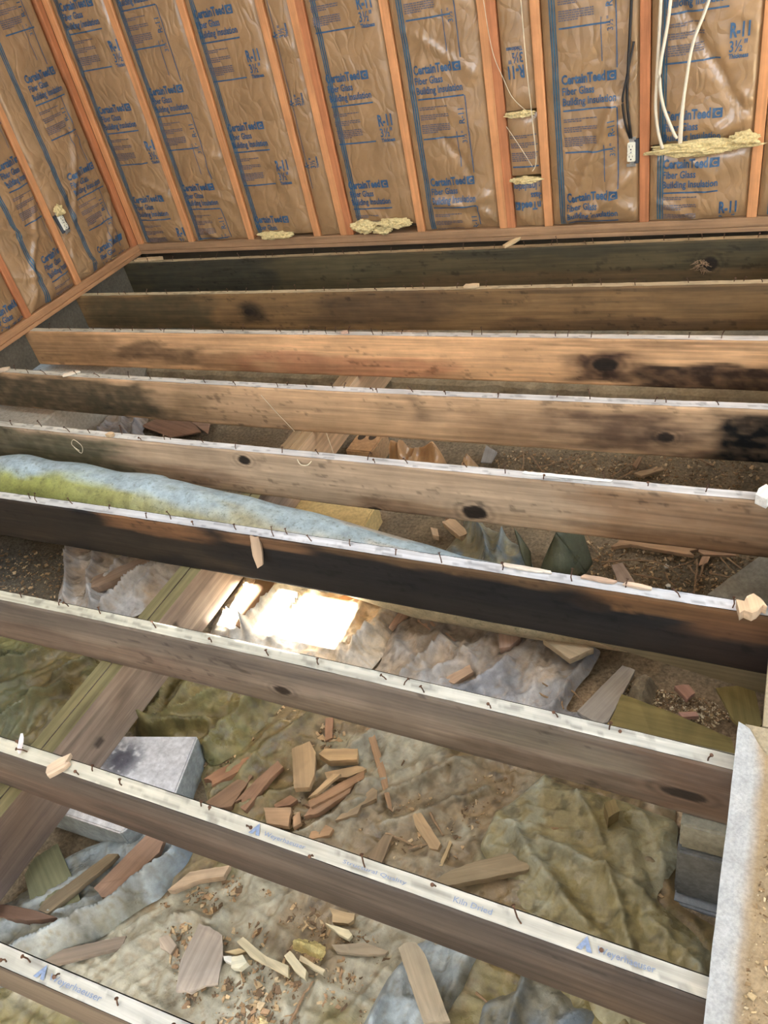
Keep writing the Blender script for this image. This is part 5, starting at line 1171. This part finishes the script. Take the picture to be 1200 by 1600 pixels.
# hollow block lying by the girder: two dark discs on its top face paint the open cores
def hollow_block():
    x0, y0, x1, y1, zt, zb = 1.765, -1.50, 1.885, -1.335, -0.375, -0.485
    r = empty('hollow_block', ((x0 + x1) / 2, (y0 + y1) / 2, zb))
    tag(r, 'small hollow block with two round holes beside the far girder', 'block', 'concrete blocks of the piers')
    bm = bmesh.new()
    V, F = box(x0, y0, zb, x1, y1, zt)
    vs = [bm.verts.new(v) for v in V]
    for f in F: bm.faces.new([vs[i] for i in f])
    bmesh.ops.bevel(bm, geom=bm.edges[:], offset=0.005, segments=2, affect='EDGES')
    bm.verts.index_update()
    obj('block_body', [tuple(v.co) for v in bm.verts], [[v.index for v in f.verts] for f in bm.faces], M['concrete'], r, tone=lin((190, 156, 118)))
    bm.free()
    for cx, cy in ((1.797, -1.40), (1.846, -1.395)):
        parts = []
        n = 20
        Vv = []; Ff = []
        for k in range(n):
            t = 2 * math.pi * k / n
            Vv += [(cx + .017 * math.cos(t), cy + .026 * math.sin(t), zt + .0015), (cx + .0145 * math.cos(t), cy + .0235 * math.sin(t), zt + .0015), (cx + .012 * math.cos(t), cy + .019 * math.sin(t), zt + .0008)]
        for k in range(n):
            a = 3 * k; c2 = 3 * ((k + 1) % n)
            Ff += [(a, c2, c2 + 1, a + 1), (a + 1, c2 + 1, c2 + 2, a + 2)]
        Ff.append(tuple(3 * k + 2 for k in range(n)))
        obj('core_shade_disc', Vv, Ff, M['sheath'], r)  # flat dark disc; the shade of an open core is in its colour
hollow_block()
# right pier of two courses under the subfloor edge
pr = empty('block_pier', (3.42, -2.83, -0.62))
tag(pr, 'grey concrete block pier of stacked courses under the edge of the subfloor', 'pier')
for i, (x0, y0, z0, x1, y1, z1, c) in enumerate(((3.252, -2.868, -0.285, 3.64, -2.67, -0.192, (140, 138, 124)), (3.249, -2.875, -0.475, 3.645, -2.665, -0.288, (120, 124, 126)), (3.246, -2.895, -0.60, 3.65, -2.64, -0.478, (136, 142, 148)))):
    V, F = block_grid(x0, y0, z0, x1, y1, z1, 0.005)
    P = np.array(V); T = lin(c) * (0.75 + 0.5 * fbm(P[:, 0] * 40, P[:, 2] * 40, 250 + i, 3))[:, None]
    obj('concrete_block', V, F, M['concrete'], pr, tone=T)
V, F = bbox_bev(3.50, -5.5, -0.376, 3.58, -2.66, -0.1915, 0.003)
g2_ = obj('girder_beam', V, F, M['girder'], tone=lin((120, 104, 84)))
tag(g2_, 'second girder hidden under the subfloor edge on the block pier', 'beam')
# ledger board sagging below the sixth joist
a6, b6, c6 = JO[6][1]
xs = np.linspace(2.72, 3.9, 60); Vs = []
yf = a6 * xs ** 2 + b6 * xs + c6
zt = -0.150 - 0.02 * (xs - 2.72); zb = -0.186 - 0.18 * (xs - 2.72) - 0.005 * fbm(xs * 9, xs * 0, 260, 3)
V = []; F = []
for i in range(60):
    V += [(xs[i], yf[i] + 0.040, zt[i]), (xs[i], yf[i] + 0.062, zt[i]), (xs[i], yf[i] + 0.062, zb[i]), (xs[i], yf[i] + 0.040, zb[i])]
for i in range(59):
    for q in range(4): F.append((4 * i + q, 4 * i + (q + 1) % 4, 4 * i + 4 + (q + 1) % 4, 4 * i + 4 + q))
F += [(3, 2, 1, 0), (236, 237, 238, 239)]
o = obj('ledger_board', V, F, M['joist'], tone=lin((120, 110, 88)))
tag(o, 'greyish sagging board fixed behind the sixth joist, showing below its right half', 'board')

# ------------------------------------------------------------------ duct
def duct():
    P = [(0.262, -2.20, -0.165), (0.45, -2.20, -0.165), (0.9, -2.20, -0.15), (1.3, -2.205, -0.165), (1.7, -2.21, -0.20), (2.1, -2.215, -0.255), (2.4, -2.22, -0.305), (2.75, -2.22, -0.335), (3.05, -2.22, -0.345)]
    path = smooth_path(P, 22); n = 40
    V = []; T = []
    for i, p in enumerate(path):
        for k in range(n):
            th = 2 * math.pi * k / n
            x = p.x
            r = 0.118 + (0.006 * math.sin(x * 19 + 0.6) + 0.005 * math.sin(x * 9.3 + 1)) * (1 if x < 1.4 else .3) + 0.006 * mnoise.noise(Vector((x * 7, math.cos(th) * 1.5, math.sin(th) * 1.5)))
            if x > 2.4: r *= max(0.55, 1 - 0.5 * (x - 2.4))
            V.append((x, p.y + r * math.cos(th), p.z + r * 0.95 * math.sin(th)))
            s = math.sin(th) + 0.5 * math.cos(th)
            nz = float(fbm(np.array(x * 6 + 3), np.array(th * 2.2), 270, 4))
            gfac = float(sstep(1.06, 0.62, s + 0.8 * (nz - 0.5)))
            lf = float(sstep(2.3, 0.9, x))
            cb = lin((158, 176, 184)); cg = lin((148, 152, 88)); cd = lin((132, 118, 88))  # the pale blue is sky light put into the wrap's colour; green is algae
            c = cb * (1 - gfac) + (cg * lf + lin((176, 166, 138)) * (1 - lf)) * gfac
            if x > 1.9:
                w = float(sstep(0.5, 0.62, fbm(np.array(x * 5), np.array(th * 1.6), 275, 3))) * .6
                c = c * (1 - w) + lin((196, 172, 140)) * w
            T.append(c)
    F = []
    for i in range(len(path) - 1):
        for k in range(n): F.append((i * n + k, i * n + (k + 1) % n, (i + 1) * n + (k + 1) % n, (i + 1) * n + k))
    F.append(tuple(range(n - 1, -1, -1))); F.append(tuple((len(path) - 1) * n + k for k in range(n)))
    o = obj('insulated_duct', V, F, M['duct'], tone=np.array(T), smooth=True)
    tag(o, 'bulging wrapped duct, pale blue above and mossy green below, between the fifth and sixth joists', 'duct')
duct()

# ------------------------------------------------------------------ plastic sheets
PAL = {'tan': ((160, 154, 134), (128, 106, 74), (132, 122, 82)), 'palegreen': ((172, 176, 160), (142, 128, 84), (158, 152, 122)),
       'bluegrey': ((152, 162, 166), (122, 116, 94), (122, 136, 148)), 'greywhite': ((186, 184, 182), (172, 152, 128), (150, 150, 154)),
       'white': ((226, 222, 214), (206, 180, 144), (200, 196, 188)), 'green': ((122, 118, 76), (118, 102, 62), (100, 102, 74)), 'blue': ((126, 146, 160), (150, 140, 104), (98, 120, 138))}
def creases(x, y, seed, n=5, f0=5.0):
    r = random.Random(seed); h = 0
    for i in range(n):
        th = r.uniform(0, math.pi); f = f0 * r.uniform(0.6, 1.6)
        t = (x * math.cos(th) + y * math.sin(th)) * f + 0.5 * fbm(x * 4 + i, y * 4, 380 + i, 2) + r.random()
        k = np.abs(t % 1.0 - 0.5) * 2
        m = sstep(0.45, 0.65, fbm(x * 3.5 + 3 * i + seed, y * 3.5, 390 + i, 2))
        h = h + (np.clip(1 - k / 0.34, 0, 1) ** 1.15) * m * r.uniform(0.5, 1)
    return h
def smooth_rim(V, F, it=14):
    E = np.concatenate([F[:, [0, 1]], F[:, [1, 2]], F[:, [2, 3]], F[:, [3, 0]]]); E.sort(axis=1)
    u, c = np.unique(E, axis=0, return_counts=True); B = u[c == 1]
    for _ in range(it):
        acc = np.zeros_like(V); cnt = np.zeros(len(V))
        np.add.at(acc, B[:, 0], V[B[:, 1]]); np.add.at(acc, B[:, 1], V[B[:, 0]])
        np.add.at(cnt, B[:, 0], 1); np.add.at(cnt, B[:, 1], 1)
        m = cnt > 0
        V[m] = 0.5 * V[m] + 0.5 * acc[m] / cnt[m][:, None]
    return V
def sheet(name, label, P, pal, off, folds, idx):
    P = np.array(P)
    d = 0.0062
    x0, y0 = P.min(0) - 0.01; x1, y1 = P.max(0) + 0.01
    x0 = max(x0, 0.28); x1 = min(x1, 4.2); y0 = max(y0, -4.6)
    X, Y = np.meshgrid(np.arange(x0, x1, d), np.arange(y0, y1, d), indexing='ij')
    jx = X + 0.012 * (fbm(X * 18, Y * 18, 300 + idx, 3) - 0.5); jy = Y + 0.012 * (fbm(X * 18 + 9, Y * 18, 310 + idx, 3) - 0.5)
    ok = inpoly(jx, jy, P)
    edge = dist_line(jx, jy, np.vstack([P, P[:1]]))
    Z = G(X, Y) + 0.012 + off
    crest = np.zeros_like(X)
    for pl, h, w in folds:
        dd = dist_line(X + 0.012 * (fbm(X * 14, Y * 14, 320 + idx, 2) - 0.5), Y + 0.012 * (fbm(X * 14 + 4, Y * 14, 321 + idx, 2) - 0.5), pl)
        f = 1 / (1 + (dd / (w * 0.75)) ** 1.5)
        f = np.clip(f - 0.06, 0, 1) * sstep(0, 1.2, np.clip(edge / 0.02, 0, 1.2))
        Z = Z + 1.15 * h * f; crest = np.maximum(crest, f)
    wr = ridged(X * 6 + idx * 5.3, Y * 6 + X * 3, 330 + idx, 3)
    cr = creases(X, Y, 70 + idx, 6, 5.0)
    fine = creases(X, Y, 170 + idx, 9, 13.0); fine2 = creases(X, Y, 270 + idx, 9, 30.0)
    Z = Z + (0.0078 * fine + 0.0028 * fine2) * sstep(0, 0.03, edge)
    Z = Z + {'tan': 0.012, 'white': 0.02}.get(pal, 0.017) * cr * sstep(0, 0.05, edge); crest = np.maximum(crest, 0.7 * np.clip(cr, 0, 1))
    Z = Z + (0.016 if pal not in ('tan',) else 0.009) * (wr - 0.4) * sstep(0, 0.03, edge) + 0.004 * (fbm(X * 30, Y * 30, 340, 2) - .5)
    Z = Z - 0.006 * sstep(0.02, 0.0, edge)
    a, b2, c2 = [lin(q) for q in PAL[pal]]
    n1 = fbm(X * 4 + idx, Y * 4, 350 + idx, 4)[..., None]; n2 = fbm(X * 3.2, Y * 3.2 + idx, 360 + idx, 4)[..., None]
    if pal == 'tan': n1 = n1 + 0.10 * sstep(-3.2, -3.0, Y)[..., None] - 0.03 * sstep(-3.0, -3.2, Y)[..., None]
    n1 = n1 + 0.22 * (fbm(X * 24, Y * 24, 377, 4)[..., None] - 0.5)
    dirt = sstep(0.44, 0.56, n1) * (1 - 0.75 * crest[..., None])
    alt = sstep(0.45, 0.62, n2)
    vly = (sstep(0.0, 0.12, fine) * sstep(0.34, 0.12, fine))[..., None]  # crease valleys painted darker on top of the dirt so folds stand out
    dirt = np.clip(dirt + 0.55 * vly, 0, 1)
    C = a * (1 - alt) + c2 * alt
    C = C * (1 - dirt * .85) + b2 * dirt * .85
    C = C * (0.62 + 0.76 * fbm(X * 26, Y * 26, 370, 4))[..., None]
    spots = sstep(0.60, 0.70, fbm(X * 38 + idx, Y * 38, 374, 3))[..., None] * (0.25 + 0.75 * dirt)
    C = C * (1 - 0.45 * spots)
    under = sstep(-2.40, -2.35, Y) * (Y < -2.05) * (X < 3.0)      # the duct lies on whatever is below it
    Z = np.where(under > 0, np.minimum(Z, np.interp(X, [1.3, 1.7, 2.1, 2.4, 2.75, 3.05], [-.29, -.325, -.375, -.42, -.43, -.43]) + 0.12 * (1 - under)), Z)
    cell = ok[:-1, :-1] & ok[1:, :-1] & ok[1:, 1:] & ok[:-1, 1:]
    I = np.arange(X.size).reshape(X.shape)
    F = np.stack([I[:-1, :-1], I[1:, :-1], I[1:, 1:], I[:-1, 1:]], -1)[cell]
    used = np.unique(F); mp = np.full(X.size, -1); mp[used] = np.arange(len(used))
    V = smooth_rim(np.stack([X, Y, Z], -1).reshape(-1, 3)[used], mp[F])
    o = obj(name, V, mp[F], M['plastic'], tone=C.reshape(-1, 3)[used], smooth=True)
    tag(o, label, 'sheet', 'plastic ground sheets')
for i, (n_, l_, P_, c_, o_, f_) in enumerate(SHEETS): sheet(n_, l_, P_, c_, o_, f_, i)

# crumpled kraft paper and the folded dark sheet
def crumple(name, label, P, zb, h, mat, tone, seed, d=0.007, cat_='paper'):
    P = np.array(P); x0, y0 = P.min(0); x1, y1 = P.max(0)
    X, Y = np.meshgrid(np.arange(x0, x1, d), np.arange(y0, y1, d), indexing='ij')
    ok = inpoly(X, Y, P); edge = dist_line(X, Y, np.vstack([P, P[:1]]))
    n = ridged(X * 11 + seed, Y * 11, 400 + seed, 2)
    Z = zb + h * n * sstep(0, 0.05, edge) + h * .35 * sstep(0, .06, edge)
    cell = ok[:-1, :-1] & ok[1:, :-1] & ok[1:, 1:] & ok[:-1, 1:]
    I = np.arange(X.size).reshape(X.shape)
    F = np.stack([I[:-1, :-1], I[1:, :-1], I[1:, 1:], I[:-1, 1:]], -1)[cell]
    used = np.unique(F); mp = np.full(X.size, -1); mp[used] = np.arange(len(used))
    o = obj(name, np.stack([X, Y, Z], -1).reshape(-1, 3)[used], mp[F], M[mat], tone=lin(tone), smooth=False)
    tag(o, label, cat_)
crumple('crumpled_paper', 'crumpled brown kraft paper wad in the gap behind the fifth joist', KRAFT_POLY, -0.46, 0.14, 'kraft_crumpled', (190, 150, 110), 3)
crumple('crumpled_paper', 'smaller crumpled kraft paper piece right of the wad', KRAFT_POLY_B, -0.46, 0.12, 'kraft_crumpled', (190, 150, 110), 8)
c = [Vector(q) for q in CONE]
def quad_patch(a, b2, c2, d2, n=10, bulge=0.0):
    V = []; F = []
    for i in range(n + 1):
        for j in range(n + 1):
            u, v = i / n, j / n
            p = (a * (1 - u) + b2 * u) * (1 - v) + (d2 * (1 - u) + c2 * u) * v
            p = p + Vector((0, -1, .6)) * bulge * math.sin(math.pi * u) * math.sin(math.pi * v)
            V.append(tuple(p))
    for i in range(n):
        for j in range(n): F.append((i * (n + 1) + j, (i + 1) * (n + 1) + j, (i + 1) * (n + 1) + j + 1, i * (n + 1) + j + 1))
    return V, F
V, F = cat([quad_patch(c[0], c[1], c[2], c[0] * .4 + c[2] * .6, 10, 0.02), quad_patch(c[2] + Vector((.01, 0, 0)), c[3], c[4], c[5], 12, 0.045), quad_patch(c[3], c[6] + Vector((0, .05, 0)), c[4] + Vector((0.01, .05, 0)), c[4], 8, 0.0)])
o = obj('folded_tarp', V, F, M['plastic'], tone=lin((88, 90, 68)), smooth=True)
tag(o, 'dark green folded tarp standing in two cones behind the duct', 'tarp')
m_ = o.modifiers.new('thickness', 'SOLIDIFY'); m_.thickness = 0.003

# ------------------------------------------------------------------ twigs, crumbs and lumps
TW_ = {}
for i, t in enumerate(TWIGS):
    r = random.Random(900 + i)
    pts = []
    P = [(x, y, float(G(x, y)) + 0.026 + r.uniform(0, 0.012)) for x, y, z in t]
    pp = smooth_path(P, 5); n = len(pp)
    pp = [p + Vector((r.uniform(-.002, .002), r.uniform(-.002, .002), r.uniform(-.001, .001))) for p in pp]
    r0 = r.uniform(0.0024, 0.0048)
    V, F = tube(pp, [r0 * (1 - 0.6 * k / n) for k in range(n)], 6)
    o = obj('twig', V, F, M['twig'])
    where = 'behind the fifth joist' if i < 10 else 'behind the sixth joist' if i < 22 else 'by the left wall side of the subfloor edge' if i == 22 else 'on the grey sheet behind the seventh joist' if i < 27 else 'in the rubble behind the eighth joist' if i < 32 else 'on the dusty sheet nearest the camera'
    TW_.setdefault(where, []).append((sum((a - b2).length for a, b2 in zip(pp[:-1], pp[1:])), r0, o, pp))

ORDW = ['longest', 'second longest', 'third longest', 'fourth longest', 'fifth longest', 'sixth longest', 'seventh longest', 'eighth longest', 'ninth longest', 'tenth longest', 'second shortest', 'shortest']
for where, L_ in TW_.items():
    L_.sort(key=lambda q: -q[0])
    for i, (ln_, r0, o, pp) in enumerate(L_):
        d = pp[-1] - pp[0]
        how = 'lying along the joists' if abs(d.x) > 1.8 * abs(d.y) else 'pointing across the joists' if abs(d.y) > 1.8 * abs(d.x) else 'lying slantwise'
        tag(o, ('%s brown twig %s, %s' % (ORDW[i], where, how)) if len(L_) > 1 else 'single brown twig ' + where, 'twig', 'twigs ' + where)

def crumbs(label, P, count, seed, cols, s0=0.004, s1=0.02, zoff=0.016, zfun=None, name='wood_crumbs'):
    r = np.random.default_rng(seed); P = np.array(P)
    lo, hi = P.min(0), P.max(0); V = []; F = []; T = []
    k = 0; tries = 0
    while k < count and tries < count * 20:
        tries += 1
        q = lo + (hi - lo) * r.random(2)
        if not inpoly(np.array(q[0]), np.array(q[1]), P): continue
        ln_ = s0 + (s1 - s0) * r.random() ** 4; wd = ln_ * (0.15 + 0.6 * r.random()); th = 0.0015 + 0.25 * wd * r.random()
        a = r.random() * 6.28; ca, sa = math.cos(a), math.sin(a)
        z = (float(G(q[0], q[1])) if zfun is None else zfun(q[0], q[1])) + zoff + r.random() * 0.004
        tx, ty = r.uniform(-.3, .3, 2)
        n0 = len(V)
        for (u, v) in ((-ln_, -wd), (ln_ * .7, -wd * .8), (ln_, wd * .5), (-ln_ * .6, wd)):
            x = ca * u - sa * v; y = sa * u + ca * v
            V.append((q[0] + x, q[1] + y, z + th + tx * x + ty * y))
        for i in range(4): V.append((V[n0 + i][0], V[n0 + i][1], V[n0 + i][2] - th * 1.5))
        F += [(n0, n0 + 1, n0 + 2, n0 + 3)] + [(n0 + i, n0 + 4 + i, n0 + 4 + (i + 1) % 4, n0 + (i + 1) % 4) for i in range(4)]
        cc = lin(cols[r.integers(len(cols))]) * (0.8 + 0.4 * r.random()); T += [cc] * 8
        k += 1
    o = obj(name, V, F, M['sawdust'], tone=np.array(T))
    tag(o, label, 'debris', kind='stuff')
TANS = [(184, 156, 120), (158, 130, 98), (200, 178, 144), (132, 108, 82), (112, 94, 74)]
PALE = [(222, 208, 176), (196, 170, 132), (170, 140, 110), (120, 100, 80), (232, 222, 200)]
LAB = {'heap_dirt': 'brown wood crumbs strewn through the rubble heap', 'near': 'pale wood crumbs on the dusty sheet nearest the camera', 'sun': 'pale chips of sawdust beside the patch of sunlight', 'rightsoil': 'dry crumbs and leaf bits on the soil behind the fifth joist', 'rightsoil2': 'dry crumbs and pebbles on the soil behind the sixth joist', 'gravel': 'gravelly crumbs behind the olive panel', 'left': 'crumbs on the dark soil left of the plastic', 'sheetdust': 'fine crumbs dusted over the pale grey-green sheet before the pier', 'slope': 'fine crumbs scattered right of the rubble heap', 'leftmoss': 'mossy crumbs on the green sheet left of the girder'}
for i, (n_, P_, c_) in enumerate(CHIP_AREAS):
    crumbs(LAB[n_], P_, c_ * (12 if n_ == 'heap_dirt' else 8), 500 + i, PALE[:3] + PALE[4:] if n_ == 'sun' else PALE if n_ == 'gravel' else TANS + PALE[1:4] if n_ == 'near' else TANS, 0.0014, 0.012 if n_ in ('near', 'heap_dirt') else 0.0065 if n_ in ('gravel', 'sun') else 0.010)
SW = [(3.366, -3.5), (3.9, -3.5), (3.9, -2.83), (3.40, -2.84)]
crumbs('sawdust and wood crumbs scattered over the underlayment sheet', SW, 4200, 600, [(178, 156, 120), (196, 178, 146), (150, 126, 94), (118, 96, 72)], 0.0010, 0.007, 0.0, lambda x, y: 0.0225, 'sawdust_crumbs')
crumbs('crumbs of debris on the subfloor panel beyond the underlayment', [(3.39, -2.73), (3.9, -2.73), (3.9, -2.2), (3.39, -2.2)], 500, 601, [(206, 172, 120), (120, 92, 66), (176, 136, 90)], 0.001, 0.008, 0.0, lambda x, y: 0.0195, 'sawdust_crumbs')
def lump(label, P, h, tone, seed):
    P = np.array(P); x0, y0 = P.min(0); x1, y1 = P.max(0); d = 0.004
    X, Y = np.meshgrid(np.arange(x0, x1, d), np.arange(y0, y1, d), indexing='ij')
    e = dist_line(X, Y, np.vstack([P, P[:1]])); ok = inpoly(X, Y, P)
    Z = G(X, Y) + 0.012 + h * sstep(0, 0.03, e) + 0.022 * (fbm(X * 70, Y * 70, 420 + seed, 3) - .5)
    cell = ok[:-1, :-1] & ok[1:, :-1] & ok[1:, 1:] & ok[:-1, 1:]
    I = np.arange(X.size).reshape(X.shape)
    F = np.stack([I[:-1, :-1], I[1:, :-1], I[1:, 1:], I[:-1, 1:]], -1)[cell]
    used = np.unique(F); mp = np.full(X.size, -1); mp[used] = np.arange(len(used))
    T = lin(tone) * (0.6 + 0.8 * fbm(X * 90, Y * 90, 425 + seed, 3))[..., None]
    tag(obj('fiber_lump', np.stack([X, Y, Z], -1).reshape(-1, 3)[used], mp[F], M['sawdust'], tone=T.reshape(-1, 3)[used]), label, 'insulation')
lump('crumbly pale yellow lump of fibre on the dusty sheet', LUMP_A, 0.05, (206, 190, 132), 1)
lump('grey tangled fibre lump behind the olive panel', LUMP_B, 0.07, (150, 138, 118), 2)
lump('small pale fibre crumb at the lower edge left of the bluish sheet', LUMP_C, 0.03, (206, 186, 140), 3)
